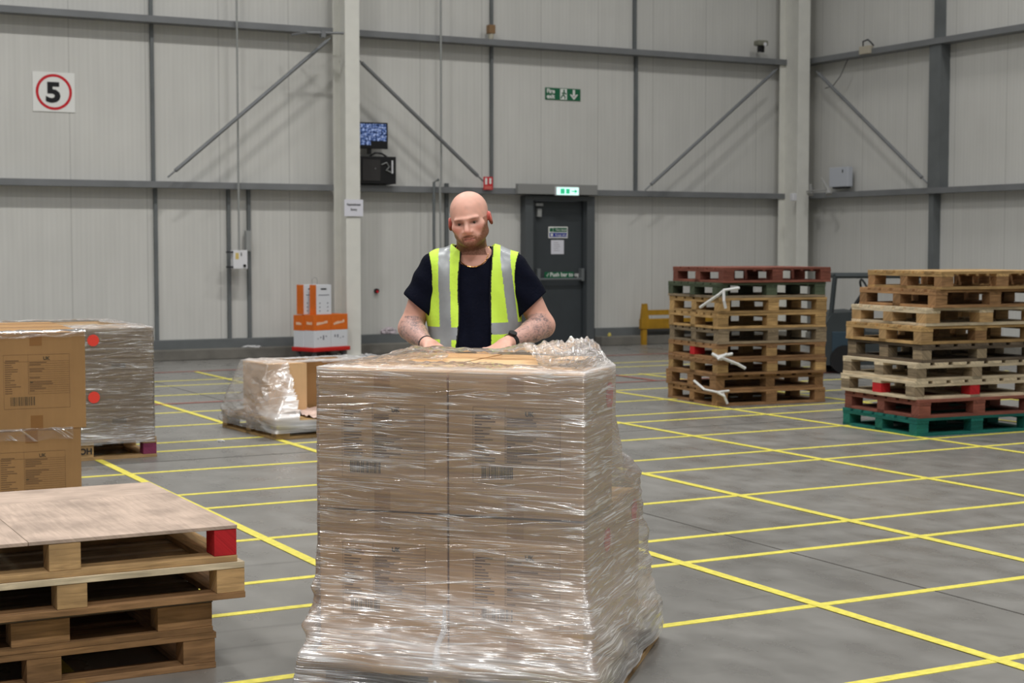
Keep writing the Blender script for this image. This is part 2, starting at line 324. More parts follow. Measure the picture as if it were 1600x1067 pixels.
# tie bar across the first column
p0 = at_y(480, 51, 20.34); p1 = at_y(537, 52, 20.34)
trim(MB().tube([p0+Vector((-.1, .3, .0)), p0, p1], .018, 8).box(p0.x+.2, p0.x+.26, 20.32, 20.4, p0.z-.05, p0.z+.04), GALV)

# ------------------------------------------------------------------ floor tape
YEL = pbr('yellow tape', (226, 214, 92), .45, noise=.18, nscale=30); REDT = pbr('red tape', (176, 96, 84), .5, noise=.2, nscale=20)
yl = [(4.20, -1, 9.5), (5.215, -1, 9.6), (6.225, -1, 12), (6.77, -1, 12), (7.78, -1, 14), (8.845, -1, 14), (9.40, -1, 14), (10.44, -1, 14.5), (11.49, -1, 14.5), (12.0, -1, 14.5), (13.1, -1, 14.5), (14.16, -1, 14.5), (15.84, -1, 14.5), (16.92, -1, 14.5), (17.55, -1, 14.5)]
for i, (y, xa, xb) in enumerate(yl): trim(MB().box(xa, xb, y-.025, y+.025, 0, .002), YEL)
for x, ya, yb in [(1.25, 1, 18.7), (2.745, 1, 18.7), (4.275, 1, 18.7), (5.757, 1, 18.7), (7.265, 1, 16.2), (8.79, 1, 15.9), (10.3, 1, 15.9), (11.8, 1, 12)]:
    trim(MB().box(x-.028, x+.028, ya, yb, .002, .004), YEL)
for y, xa, xb in [(18.75, -1, 14.5), (14.95, -1, 14.5)]: trim(MB().box(xa, xb, y-.02, y+.02, .004, .006), REDT)
trim(MB().box(9.9, 9.94, 15, 18.7, .006, .008), REDT)
# saw-cut floor joints
JO = pbr('joint filler', (78, 75, 70), .8)
trim(MB().box(-3, 16, 3.49, 3.5, 0, .0015), JO); trim(MB().box(4.9, 4.91, 0, 20, 0, .0015), JO); trim(MB().box(-3, 16, 10.95, 10.96, 0, .0015), JO)

# ------------------------------------------------------------------ fire door
DG = pbr('dark grey door', (62, 67, 70), .5, noise=.08, nscale=4); DGF = pbr('door frame grey', (84, 88, 90), .5); COWL = pbr('door hood grey', (140, 140, 138), .5)
dx0, dx1 = at_door_l, at_door_r; dc = (dx0+dx1)/2
d = empty('door_1', (dc, 20.9, 0)); struct(d)
hw = (dx1-dx0)/2; lw = hw-.135
part('frame', MB().box(-hw, -lw, -.06, .2, 0, DTOP).box(lw, hw, -.06, .2, 0, DTOP).box(-lw, lw, -.06, .2, DTOP-.07, DTOP), DGF, d, .004)
part('frame_reveal', MB().box(-lw, -lw+.06, .0, .2, 0, DTOP-.07).box(lw-.03, lw, .0, .2, 0, DTOP-.07), DG, d)
part('door_leaf', MB().box(-lw+.062, lw-.032, .05, .1, .01, DTOP-.075), DG, d, .003)
part('threshold', MB().box(-hw, hw, -.05, .25, 0, .02), GALVD, d)
bz = at_y(880, 436, 20.88).z
pb = MB().tube([(-lw+.08, -.03, bz), (lw-.05, -.03, bz)], .018, 10)
part('push_bar', pb.box(-lw+.08, -lw+.13, -.05, .05, bz-.03, bz+.16).box(lw-.09, lw-.04, -.05, .05, bz-.03, bz+.16), GALVD, d, .003)
part('door_closer', MB().box(-lw+.1, -lw+.17, -.01, .05, 1.96, 2.08).box(-lw+.08, -lw+.2, 0, .05, 2.12, 2.16), GREYP, d)
hx0, hx1 = at_y(808, 298, 20.75).x, at_y(932, 298, 20.75).x
trim(MB().box(hx0, hx1, 20.72, 20.80, 2.29, 2.44), COWL, .004)

# signs on the door
GREEN = pbr('sign green', (20, 100, 66), .5); BLUE = pbr('sign blue', (35, 55, 150), .5); SWHITE = pbr('sign white', (232, 232, 228), .5); REDS = pbr('sign red', (200, 30, 42), .5); BLK = pbr('sign black', (22, 22, 26), .6)
def sign(name, c, wd, ht, mat, label, cat='sign', th=.006):
    e = empty(name, c); tag(e, label, cat)
    part('board', MB().box(-wd/2, wd/2, 0, th, -ht/2, ht/2), mat, e); return e
def cpx(x0, y0, x1, y1, Y):
    a = at_y(x0, y0, Y); b = at_y(x1, y1, Y); return (a+b)/2, abs(b.x-a.x), abs(a.z-b.z)
c, wd, ht = cpx(857, 354, 887, 372, 20.94)
s = sign('door_notice', c, wd, ht, SWHITE, 'small sign with a green and a blue band on the fire door')
part('green_band', MB().box(-wd*.25, wd*.46, -.001, 0, ht*.03, ht*.40), GREEN, s); part('blue_band', MB().box(-wd*.45, wd*.46, -.001, 0, -ht*.4, -ht*.04), BLUE, s)
lettering('Fire door', ht*.30, (-wd*.13, -.002, ht*.12), SWHITE, s); lettering('Keep shut', ht*.30, (-wd*.15, -.002, -ht*.32), SWHITE, s)
part('pictogram', MB().disc((-wd*.33, -.0015, -ht*.22), (0, 1, 0), ht*.13, .001), SWHITE, s); part('pictogram', MB().box(-wd*.44, -wd*.27, -.001, 0, ht*.05, ht*.38), GREEN, s)
c, wd, ht = cpx(861, 375, 881, 397, 20.94)
s = sign('paper_notice', c, wd, ht, PAPER, 'plain white paper notice taped to the fire door below the green and blue sign', 'notice', .001)
for k in range(5): part('text_line', MB().box(-wd*.3, wd*(.1+.06*(k % 3)), -.0006, 0, ht*(.3-.14*k), ht*(.33-.14*k)), pbr('faded ink', (150, 145, 150), .8), s)
c, wd, ht = cpx(851, 425, 896.5, 434, 20.94)
s = sign('push_bar_sign', c, wd, ht, GREEN, 'long green strip sign reading Push bar to open above the door bar')
lettering('Push bar to open', ht*.95, (-wd*.32, -.002, -ht*.25), SWHITE, s, .002)
part('pictogram', MB().tube([(-wd*.44, -.002, 0), (-wd*.42, -.002, -ht*.25), (-wd*.37, -.002, ht*.3)], ht*.05, 6), SWHITE, s)
# lit exit sign on the hood
c, wd, ht = cpx(869, 291.5, 905, 306, 20.68)
e = empty('exit_light', c); tag(e, 'lit green and white emergency exit light box over the fire door', 'exit light')
part('housing', MB().box(-wd/2, wd/2, 0, .05, -ht/2, ht/2), WHITEP, e, .008)
part('lit_panel', MB().box(-wd/2+.012, wd/2-.012, -.004, 0, -ht/2+.012, ht/2-.012), pbr('lit panel', (215, 255, 245), .4, emit=(200, 250, 240), estr=1.3), e)
GE = pbr('lit green', (60, 190, 140), .4, emit=(40, 185, 130), estr=.9)
part('pictogram', MB().box(-wd*.32, -wd*.14, -.007, -.004, -ht*.3, ht*.3).box(-wd*.08, wd*.08, -.007, -.004, -ht*.28, ht*.28), GE, e)
part('arrow', MB().box(wd*.16, wd*.36, -.007, -.004, -ht*.06, ht*.06).face([(wd*.3, -.006, ht*.25), (wd*.3, -.006, -ht*.25), (wd*.42, -.006, 0)]), GE, e)
# fire exit sign
c, wd, ht = cpx(852, 136.5, 907, 158, 20.99)
s = sign('fire_exit_sign', c, wd, ht, GREEN, 'green Fire exit sign with a down arrow, high on the wall above the door')
lettering('Fire', ht*.50, (-wd*.46, -.002, ht*.06), SWHITE, s, .003); lettering('exit', ht*.50, (-wd*.46, -.002, -ht*.38), SWHITE, s, .003)
part('pictogram_panel', MB().box(-wd*.08, wd*.11, -.001, 0, -ht*.45, ht*.45), SWHITE, s)
rf = MB().disc((-.0+wd*.03, -.003, ht*.30), (0, 1, 0), ht*.09, .002)
for a, b in [((.03, .2), (.01, -.05)), ((.01, -.05), (.06, -.22)), ((.06, -.22), (.045, -.4)), ((.01, -.05), (-.035, -.15)), ((-.035, -.15), (-.06, -.34)), ((.03, .16), (-.035, .06)), ((.03, .16), (.085, .02))]:
    rf.tube([(a[0]*wd, -.003, a[1]*ht), (b[0]*wd, -.003, b[1]*ht)], ht*.05, 6)
part('running_figure', rf, GREEN, s)
ar = MB().box(wd*.28, wd*.34, -.002, 0, -ht*.2, ht*.42)
ar.face([(wd*.31, -.002, -ht*.44), (wd*.42, -.002, -ht*.02), (wd*.40, -.002, ht*.05), (wd*.31, -.002, -ht*.14)]).face([(wd*.31, -.002, -ht*.44), (wd*.31, -.002, -ht*.14), (wd*.22, -.002, ht*.05), (wd*.20, -.002, -ht*.02)])
part('down_arrow', ar, SWHITE, s)
# 5 mph sign
c, wd, ht = cpx(50.5, 111, 117.5, 176, 20.99)
s = sign('speed_limit_sign', c, wd, .505, SWHITE, 'white square speed limit sign with a red ring and black number 5')
R = wd*.43
ring = MB(); n = 64
for k in range(n):
    a0, a1 = 2*math.pi*k/n, 2*math.pi*(k+1)/n
    ring.face([(R*math.cos(a0), -.002, R*math.sin(a0)), (R*math.cos(a1), -.002, R*math.sin(a1)), (R*.85*math.cos(a1), -.002, R*.85*math.sin(a1)), (R*.85*math.cos(a0), -.002, R*.85*math.sin(a0))])
part('red_ring', ring, REDS, s)
lettering('5', .345, (-.108, -.003, -.122), BLK, s, .014, sx=1.15)
# red extinguisher sign
c, wd, ht = cpx(755.5, 276, 770, 296.5, 20.76)
s = sign('fire_point_sign', c, wd, ht, REDS, 'small red fire extinguisher sign with white symbols above the worker')
part('symbol', MB().box(-wd*.34, -wd*.1, -.002, 0, -ht*.1, ht*.4), SWHITE, s); part('symbol', MB().box(wd*.12, wd*.34, -.002, 0, -ht*.05, ht*.4), SWHITE, s)
part('text_band', MB().box(-wd*.4, wd*.4, -.001, 0, -ht*.45, -ht*.2), pbr('faded red', (205, 105, 95), .6), s)
# notice on the column
c, wd, ht = cpx(538, 311.5, 567.5, 338, 20.33)
s = sign('column_notice', c, wd, ht, PAPER, 'white paper notice with two lines of black text on the cream column beside the monitor', 'notice', .002)
lettering('Replenishment', ht*.19, (0, -.002, ht*.14), INK, s, .001, 'CENTER', sx=.78); lettering('Entry', ht*.19, (0, -.002, -ht*.16), INK, s, .001, 'CENTER')

# ------------------------------------------------------------------ monitor and recorder cabinet
c, wd, ht = cpx(553, 190, 605.5, 233, 20.75)
m, nt, out = newmat('camera feed'); L = nt.links
uvn = N(nt, 'ShaderNodeTexCoord'); nz = N(nt, 'ShaderNodeTexNoise'); nz.inputs['Scale'].default_value = 32; nz.inputs['Detail'].default_value = 4; L.new(uvn.outputs['Object'], nz.inputs['Vector'])
cr = N(nt, 'ShaderNodeValToRGB'); cr.color_ramp.elements[0].position = .38; cr.color_ramp.elements[0].color = (.01, .02, .05, 1); cr.color_ramp.elements[1].position = .66; cr.color_ramp.elements[1].color = (.55, .66, .95, 1)
el = cr.color_ramp.elements.new(.5); el.color = (.10, .17, .42, 1); L.new(nz.outputs[0], cr.inputs[0])
em = N(nt, 'ShaderNodeEmission'); em.inputs[1].default_value = .9; L.new(cr.outputs[0], em.inputs[0]); L.new(em.outputs[0], out.inputs[0])
FEED = m
e = empty('monitor', (c.x, 20.75, c.z), -.06); tag(e, 'black flat monitor showing a grid of blue camera views beside the column', 'monitor')
part('casing', MB().box(-wd/2, wd/2, 0, .05, -ht/2, ht/2), DARK, e, .004)
sc = MB(); nx, nzz = 6, 5; sw = wd*.92; sh = ht*.82
for i in range(nx):
    for j in range(nzz):
        if j == 0 and i > 2: continue
        x0 = -sw/2+i*sw/nx; z0 = -ht/2+ht*.13+j*sh/nzz
        sc.box(x0+.002, x0+sw/nx-.002, -.002, 0, z0+.002, z0+sh/nzz-.002)
part('screen', sc, FEED, e)
part('stand', MB().box(-wd*.08, wd*.02, .01, .05, -ht*.5-.075, -ht*.5), DARK, e)
c, wd, ht = cpx(553, 243, 619.5, 287.5, 20.7)
e = empty('recorder_cabinet', (c.x, 20.7, c.z-ht/2)); tag(e, 'black wall-mounted recorder cabinet with glass front below the monitor', 'cabinet')
part('housing', MB().box(-wd/2, wd/2, .01, .28, 0, ht), DARK, e, .006)
part('glass_door', MB().box(-wd*.30, wd*.12, 0, .01, ht*.10, ht*.88), pbr('smoked glass', (48, 46, 46), .15, spec=.6), e)
part('lock', MB().disc((0, -.006, ht*.55), (0, 1, 0), .008, .008, 12), GREYP, e)
part('cable', MB().tube([(wd*.15, .0, ht*.7), (wd*.26, -.01, ht*.78), (wd*.33, 0, ht*.62), (wd*.25, -.01, ht*.5), (wd*.38, 0, ht*.42)], .008, 6), GREYP, e)
part('cable', MB().tube([(wd*.4, -.005, ht*.86), (wd*.4, -.005, ht*.38)], .012, 6), WHITEP, e)
part('cable', MB().tube([(-wd*.1, .05, ht), (0, .0, ht*1.12), (wd*.15, .0, ht*1.1), (wd*.3, .05, ht*1.0)], .014, 6), DARK, e)

# ------------------------------------------------------------------ conduits, switches and boxes
def conduit(pts, r, label, mat=GREYP, name='conduit_pipe', clips=()):
    mb = MB().tube(pts, r, 8); c0 = Vector(pts[0])
    o = part(name, mb, mat); tag(o, label, 'pipe'); return o
x = at_y(372, 150, 20.7).x
conduit([(x-.0, 20.72, 6.6), (x, 20.72, 1.47)], .014, 'thin grey conduit dropping down the wall to the white control box')
x2 = at_y(690, 150, 20.7).x
conduit([(x2, 20.72, 6.6), (x2, 20.72, ZL+.1), (x2-.02, 20.72, ZL-.0), (x2, 20.74, 1.0)], .016, 'thin grey conduit running down the wall to the left of the worker')
conduit([(x2-.045, 20.72, ZL+.10), (x2-.12, 20.71, ZL+.06), (x2-.13, 20.7, 1.75), (x2-.12, 20.7, 1.0)], .022, 'dark flexible hose looping off the conduit behind the worker', GALVD, 'flexible_hose')
c, wd, ht = cpx(364.5, 391, 387, 420, 20.72)
e = empty('control_box', (c.x, 20.72, c.z)); tag(e, 'white control box with a yellow label hung between two wall posts', 'control box')
part('casing', MB().box(-wd/2, wd/2, 0, .12, -ht/2, ht/2), WHITEP, e, .006)
part('label', MB().box(-wd*.35, -wd*.12, -.001, 0, ht*.02, ht*.36), pbr('label yellow', (215, 190, 110), .6), e)
part('knob', MB().disc((wd*.28, -.015, -ht*.33), (0, 1, 0), .02, .016, 14), DARK, e)
part('handle', MB().box(wd*.03, wd*.08, -.008, 0, ht*.2, ht*.38), INK, e)
part('bracket', MB().box(-wd/2-.07, -wd/2, .0, .1, ht*.36, ht*.44).box(-wd/2-.07, -wd/2, .0, .1, -ht*.44, -ht*.36), INK, e)
c, wd, ht = cpx(388, 361, 393.5, 392, 20.8)
o = part('junction_box', MB().box(c.x-.03, c.x+.035, 20.86, 20.955, c.z-.14, c.z+.14), GREYP, None, .004); tag(o, 'narrow grey junction box on the right-hand wall post beside the control box', 'junction box')
c, wd, ht = cpx(586.5, 449, 593, 460, 20.95)
e = empty('push_button', (c.x, 20.98, c.z)); tag(e, 'small black wall push button with a red centre right of the cream column', 'button')
bb = MB(); bb.tube([(0, -.02, 0), (0, .02, 0)], .034, 20); part('body', bb, DARK, e); part('red_button', MB().disc((0, -.035, -.01), (0, 1, 0), .02, .016, 14), REDS, e)
c, wd, ht = cpx(764.5, 38, 774.5, 62, 20.8)
e = empty('wall_sounder', (c.x, 20.80, c.z)); tag(e, 'brown and cream detector hanging on the wall post above the upper rail', 'detector')
part('casing', MB().box(-wd/2, wd/2, 0, .1, -ht*.1, ht*.5), pbr('brown casing', (135, 105, 72), .6), e, .01); part('lens', MB().tube([(0, .05, -ht*.5), (0, .05, -ht*.1)], [.03, .045], 12), pbr('cream casing', (190, 185, 168), .5), e)
c, wd, ht = cpx(1186, 62, 1201, 80, 20.7)
e = empty('wall_lamp', (c.x, 20.7, c.z)); tag(e, 'small grey and cream bulkhead lamp sitting on the upper rail left of the corner column', 'lamp')
part('casing', MB().box(-wd/2, wd/2, 0, .15, 0, ht*.5), pbr('olive casing', (130, 130, 115), .6), e, .02); part('glass', MB().disc((wd*.12, -.01, ht*.12), (0, 1, 0), .03, .02), WHITEP, e); part('bracket', MB().box(-wd*.35, -wd*.2, .02, .08, -ht*.6, 0).box(0, wd*.15, .02, .08, -ht*.6, 0), DARK, e)
p = at_x(1306, 278, 16.45)
e = empty('wall_box', (16.50, p.y, p.z)); tag(e, 'light grey wall box standing on the lower rail right of the corner column', 'wall box')
hy = abs(at_x(1291, 278, 16.45).y-at_x(1320, 278, 16.45).y)/2
part('casing', MB().box(0, .10, -hy, hy, -.14, .17), pbr('pale blue grey', (190, 194, 202), .5), e, .008); part('outlet', MB().box(-.005, .1, -hy*.8, hy*.6, -.165, -.14), DARK, e); part('keyhole', MB().box(-.003, 0, -hy*.5, -hy*.4, .08, .13), INK, e)
p = at_x(1351, 78, 16.45)
e = empty('junction_box', (16.44, p.y, p.z)); tag(e, 'beige junction box with looped black cables on the upper rail of the right wall', 'junction box')
part('casing', MB().box(0, .08, -.12, .12, -.06, .06), pbr('beige casing', (186, 178, 160), .6), e, .006)
part('cable', MB().tube([(.02, .05, .06), (.0, .03, .13), (.02, -.06, .15), (.03, -.12, .1), (.05, -.16, .05)], .012, 6), INK, e)
part('cable', MB().tube([(.02, .4, -.1), (.0, .55, -.35), (.02, .75, -.48), (.03, .95, -.5)], .006, 6), INK, e)
for px_ in (1213,):
    p = at_y(px_, 308, 20.3); o = part('switch_box', MB().box(16.085, 16.161, 20.352, 20.44, p.z-.05, p.z+.07), WHITEP, None, .01); tag(o, 'small white box at the left edge of the corner column on the lower rail', 'switch box')
p = at_x(1270, 300, 16.3)
o = part('spotlight', MB().tube([(16.25, p.y, p.z+.12), (16.28, p.y+.02, p.z+.02), (16.25, p.y, p.z-.04)], [.02, .03, .05], 12).tube([(16.28, p.y+.02, p.z+.02), (16.36, 20.36, p.z+.02)], .012, 6).tube([(16.27, p.y-.42, p.z+.02), (16.28, p.y+.02, p.z+.02)], .01, 6).tube([(16.25, p.y-.45, p.z-.05), (16.27, p.y-.42, p.z+.02), (16.3, p.y-.2, p.z+.22)], [.05, .03, .01], 12), pbr('lamp grey', (160, 160, 158), .4)); tag(o, 'pair of small grey spotlights just right of the corner column', 'spotlight')

# ------------------------------------------------------------------ pallets
PINE = wood('pine board', (208, 170, 120)); PINE2 = wood('yellow pine board', (196, 160, 108)); OLD = wood('weathered board', (160, 142, 116), .45); BRN = wood('brown board', (172, 132, 92), .4)
PALE = wood('pale board', (226, 208, 176), .3); REDW = wood('red brown painted board', (142, 86, 72), .3, paint=True); GRNW = wood('green painted board', (86, 96, 76), .3, paint=True)
TEAL = wood('teal painted board', (32, 110, 100), .25, paint=True); PLY = wood('plywood sheet', (190, 169, 153), .14); REDB = wood('bright red painted block', (196, 40, 46), .15, paint=True); DKW = wood('dark damp board', (112, 98, 82), .4)
MAROON = wood('magenta painted block', (150, 66, 100), .2, paint=True)
TYPES = {}
def pallet(label, L=1.2, W=1.0, H=.145, top=PINE, blk=None, base=None, ntop=7, special=None, run='x', bw=.1, bl=.12, group=None, perim=True, sheet=False, wsp=None, nostr=False):
    """origin at the near corner; x along L, y along W.  top boards run along `run`, stringers across them"""
    blk = blk or top; base = base or top
    e = empty('pallet', (0, 0, 0)); tag(e, label, 'pallet', group)
    t = .022; tt_ = .013 if sheet else t
    J = lambda a=.004: rnd.uniform(-a, a)
    tv = lambda: rnd.uniform(.78, 1.12)
    mb = MB(); R, S = (L, W) if run == 'x' else (W, L)      # board length / spread
    def bx(m, r0, r1, s0, s1, z0, z1, tt=None):
        if run == 'x': m.box(r0, r1, s0, s1, z0, z1, t=tt or tv())
        else: m.box(s0, s1, r0, r1, z0, z1, t=tt or tv())
    if sheet:
        mb.box(0, L*.40-.001, 0, W*.72, H-tt_, H, t=1); mb.box(L*.40+.001, L, 0, W*.72, H-tt_, H, t=.98); mb.box(0, L, W*.72+.002, W, H-tt_, H, t=1.02)
    else:
        wd = S/(ntop+ (ntop-1)*.32); gp = wd*.32
        for i in range(ntop): bx(mb, J(), R+J(), i*(wd+gp), i*(wd+gp)+wd, H-t, H)
    part('top_deck', mb, top, e, .0015)
    if not nostr:
        mb = MB()
        for r0 in (0, (R-bl)/2, R-bl):
            bx(mb, r0, r0+bl, 0, S, H-2*t, H-t-.0005)
        part('stringer_boards', mb, top, e, .0015)
    zt_ = H-tt_-.001 if nostr else H-2*t-.001
    zb = t if perim is not None else 0
    k = 0
    sp = special or {}; wsp = wsp or {}
    for i in range(3):
        for j in range(3):
            lx = bl if run == 'x' else bw; ly = bw if run == 'x' else bl
            x0 = (0, (L-lx)/2, L-lx)[i]; y0 = (0, (W-ly)/2, W-ly)[j]
            if (i, j) in wsp: x0 += lx-wsp[(i, j)]; lx = wsp[(i, j)]
            mt = sp.get((i, j), blk)
            o = part('block', MB().box(x0+.002, x0+lx-.002, y0+.002, y0+ly-.002, zb+.0005, zt_, t=tv()), mt, e, .002)
            if (i, j) in sp: o['label'] = {'bright red painted block': 'bright red painted block', 'magenta painted block': 'magenta painted block'}.get(mt.name, 'block of another colour')
            k += 1
    mb = MB()
    for s0 in (0, (S-bw)/2, S-bw): bx(mb, 0, R, s0, s0+bw, 0, t)
    if perim:
        for r0 in (0, R-bl): bx(mb, r0, r0+bl, bw+.001, S-bw-.001, 0, t)
    part('base_boards', mb, base, e, .0015)
    return e
def stack(x, y, rz, rows, H):
    z = 0; out = []
    for dx, dy, dr, kw in rows:
        e = pallet(H=H, **kw); e.location = (x+dx, y+dy, z); e.rotation_euler = (0, 0, rz+dr); z += H+.0012; out.append(e)
    return out
# left stack of nine, bottom first
A = math.radians(-6.5)
GL = 'pallets in the stack with the red top pallet'
stack(8.83, 12.29, A, [
    (0, 0, 0, dict(label='brown wooden pallet at the very bottom of the nine-high stack nearer the fire door', top=BRN, group=GL)),
    (0, .02, .01, dict(label='brown pallet second from the floor, a strap tied at its corner, fire door side stack', top=BRN, run='y', group=GL)),
    (-.01, -.02, 0, dict(label='golden brown pallet third from the floor in the stack topped by a red pallet', top=BRN, blk=PINE2, group=GL)),
    (.04, .06, -.005, dict(label='brown pallet with a bright red middle block in the stack topped by a red pallet', top=BRN, blk=PINE2, special={(0, 1): REDB}, group=GL)),
    (.05, .05, .0, dict(label='weathered grey pallet midway up the stack topped by a red pallet', top=OLD, blk=OLD, group=GL)),
    (.04, .05, .0, dict(label='yellow pine pallet sixth from the floor, directly over the weathered grey one', top=PINE2, group=GL)),
    (.05, .04, .01, dict(label='yellow pine pallet directly under the dull green pallet', top=PINE2, ntop=6, group=GL)),
    (.03, .05, .0, dict(label='dull green painted pallet directly under the red topmost one', top=GRNW, base=OLD, group=GL)),
    (.08, .02, .012, dict(label='red brown painted pallet topping the nine-high stack nearer the fire door', top=REDW, ntop=6, group=GL)),
], .1445)
GR = 'pallets in the stack on the teal pallet'
B = math.radians(-5)
stack(8.79, 9.54, B, [
    (0, 0, 0, dict(label='teal green painted pallet on the floor under the right-hand stack', top=TEAL, L=1.2, group=GR)),
    (.02, .0, 0, dict(label='red brown painted pallet resting on the teal pallet', top=REDW, group=GR)),
    (.0, .03, 0, dict(label='pale pallet with two bright red middle blocks just above the red brown one', top=PALE, blk=OLD, special={(0, 1): REDB, (1, 0): REDB}, run='y', group=GR)),
    (.02, .03, .0, dict(label='pale pallet fourth from the floor in the stack on the teal pallet', top=PALE, blk=OLD, run='y', group=GR)),
    (.07, .03, .0, dict(label='dark weathered pallet in the middle of the stack on the teal pallet', top=DKW, blk=OLD, run='y', group=GR)),
    (.06, .03, .01, dict(label='light brown pallet directly over the dark weathered one on the right', top=PINE2, blk=PINE, special={(1, 0): BRN}, group=GR)),
    (.1, .02, .0, dict(label='pale-topped pallet with rounded logs for blocks, third from the top on the right', top=PALE, blk=PINE, group=GR, bl=.14, bw=.13)),
    (.16, -.02, .01, dict(label='thin brown pallet second from the top of the right-hand stack', top=BRN, blk=BRN, group=GR)),
    (.2, -.04, -.02, dict(label='orange brown pallet topping the right-hand stack over the teal pallet', top=PINE2, blk=BRN, ntop=8, group=GR)),
], .1445)
# torn white strapping knotted on the left stack
STRAP = pbr('white strapping', (214, 214, 212), .5)
def strap(name, pts, label, r=.012):
    mb = MB(); [mb.tube(p, r, 6) for p in pts]; o = part(name, mb, STRAP); tag(o, label, 'strap', 'torn white straps on the pallet stack'); return o
strap('torn_strap', [[(8.80, 12.62, .22), (8.80, 12.45, .15), (8.805, 12.25, .14), (8.86, 12.2, .10)], [(8.805, 12.25, .14), (8.92, 12.22, .15)], [(8.85, 12.22, .13), (8.89, 12.2, .03)]], 'torn white strap knotted round the lowest corner of the pallet stack')
strap('torn_strap', [[(8.80, 12.26, .47), (8.95, 12.21, .50)], [(8.82, 12.22, .47), (9.0, 12.19, .40), (9.07, 12.17, .36)], [(8.78, 12.3, .50), (8.84, 12.22, .45)], [(8.8, 12.24, .45), (8.88, 12.2, .50)]], 'crumpled white strap knotted halfway up the corner of the pallet stack', .016)
strap('torn_strap', [[(8.78, 12.5, .93), (8.82, 12.27, 1.05), (8.85, 12.22, 1.10), (9.0, 12.18, 1.12)], [(8.85, 12.22, 1.10), (8.84, 12.2, 1.0), (8.86, 12.2, .93)]], 'long white strap hanging near the top corner of the pallet stack', .014)

# foreground stack: two plywood-topped pallets over two block pallets
GF = 'pallets in the foreground stack'
def fpal(x, y, z, rz, **kw):
    e = pallet(**kw); e.location = (x, y, z); e.rotation_euler = (0, 0, rz); return e
fx, fy = 1.80, 5.395; FH = .1295
# local x runs to the left of the corner, so place by the far-left origin
rzf = math.radians(-.6)
fpal(fx-1.26, fy+.07, 0, rzf, label='dark brown pallet lowest in the foreground stack, standing on the floor', L=1.2, W=1.1, H=FH, nostr=True, top=BRN, blk=BRN, group=GF)
fpal(fx-1.27, fy+.07, FH+.001, rzf, label='weathered pallet with long blocks, second from the floor in the foreground stack', L=1.2, W=1.1, H=FH, nostr=True, top=DKW, blk=BRN, base=BRN, group=GF, bl=.2, run='x')
fpal(fx-1.185, fy-.01, 2*FH+.002, rzf, label='pale worn pallet directly under the plywood-topped one in the foreground', L=1.21, W=1.15, H=FH, nostr=True, top=PALE, blk=PINE, base=BRN, group=GF, bl=.105)
fp = fpal(fx-1.2, fy, 3*FH+.003, rzf, label='plywood-topped pallet with a bright red corner block on the foreground stack', L=1.2, W=1.17, H=FH, nostr=True, top=PLY, blk=PINE, base=PINE, group=GF, sheet=True, special={(2, 0): REDB}, bl=.11, wsp={(2, 0): .085})
MARKM = pbr('faded stamp', (96, 78, 60), .9)
fp.location.z = 3*FH+.003

# ------------------------------------------------------------------ cartons
def cardboard(name, rgb, coarse=0):
    if name in MATS: return MATS[name]
    m, nt, out = newmat(name); L = nt.links
    p = N(nt, 'ShaderNodeBsdfPrincipled'); L.new(p.outputs[0], out.inputs[0]); p.inputs['Roughness'].default_value = .72; p.inputs['Specular IOR Level'].default_value = .25
    tc = N(nt, 'ShaderNodeTexCoord')
    n1 = N(nt, 'ShaderNodeTexNoise'); n1.inputs['Scale'].default_value = 3.5; n1.inputs['Detail'].default_value = 5; L.new(tc.outputs['Object'], n1.inputs['Vector'])
    mp = N(nt, 'ShaderNodeMapping'); mp.inputs['Scale'].default_value = (60, 60, 4); L.new(tc.outputs['Object'], mp.inputs[0])
    n2 = N(nt, 'ShaderNodeTexNoise'); n2.inputs['Scale'].default_value = 1; L.new(mp.outputs[0], n2.inputs['Vector'])
    a = N(nt, 'ShaderNodeMath', operation='MULTIPLY_ADD'); L.new(n2.outputs[0], a.inputs[0]); a.inputs[1].default_value = .25; L.new(n1.outputs[0], a.inputs[2])
    mr = N(nt, 'ShaderNodeMapRange'); mr.inputs[1].default_value = .4; mr.inputs[2].default_value = .85; mr.inputs[3].default_value = .88; mr.inputs[4].default_value = 1.06; L.new(a.outputs[0], mr.inputs[0])
    mx = N(nt, 'ShaderNodeMixRGB'); mx.blend_type = 'MULTIPLY'; mx.inputs[0].default_value = 1; mx.inputs[1].default_value = (*lin(rgb), 1); L.new(mr.outputs[0], mx.inputs[2]); L.new(mx.outputs[0], p.inputs['Base Color'])
    MATS[name] = m; return m
CARD = cardboard('carton board', (226, 188, 142)); CARDK = cardboard('dimmed brown carton board', (168, 130, 86)); CARDD = cardboard('dull carton board', (158, 134, 102))  # second board darkened: weaker light on the left load put into its colour
TAPE = pbr('parcel tape', (200, 158, 112), .4, spec=.4); TAPEK = pbr('brown parcel tape', (146, 104, 60), .4, spec=.4); PINK = pbr('carton print', (126, 96, 66), .8); PDK = pbr('carton barcode ink', (92, 78, 58), .8)
STK = pbr('orange red sticker', (238, 70, 56), .5)
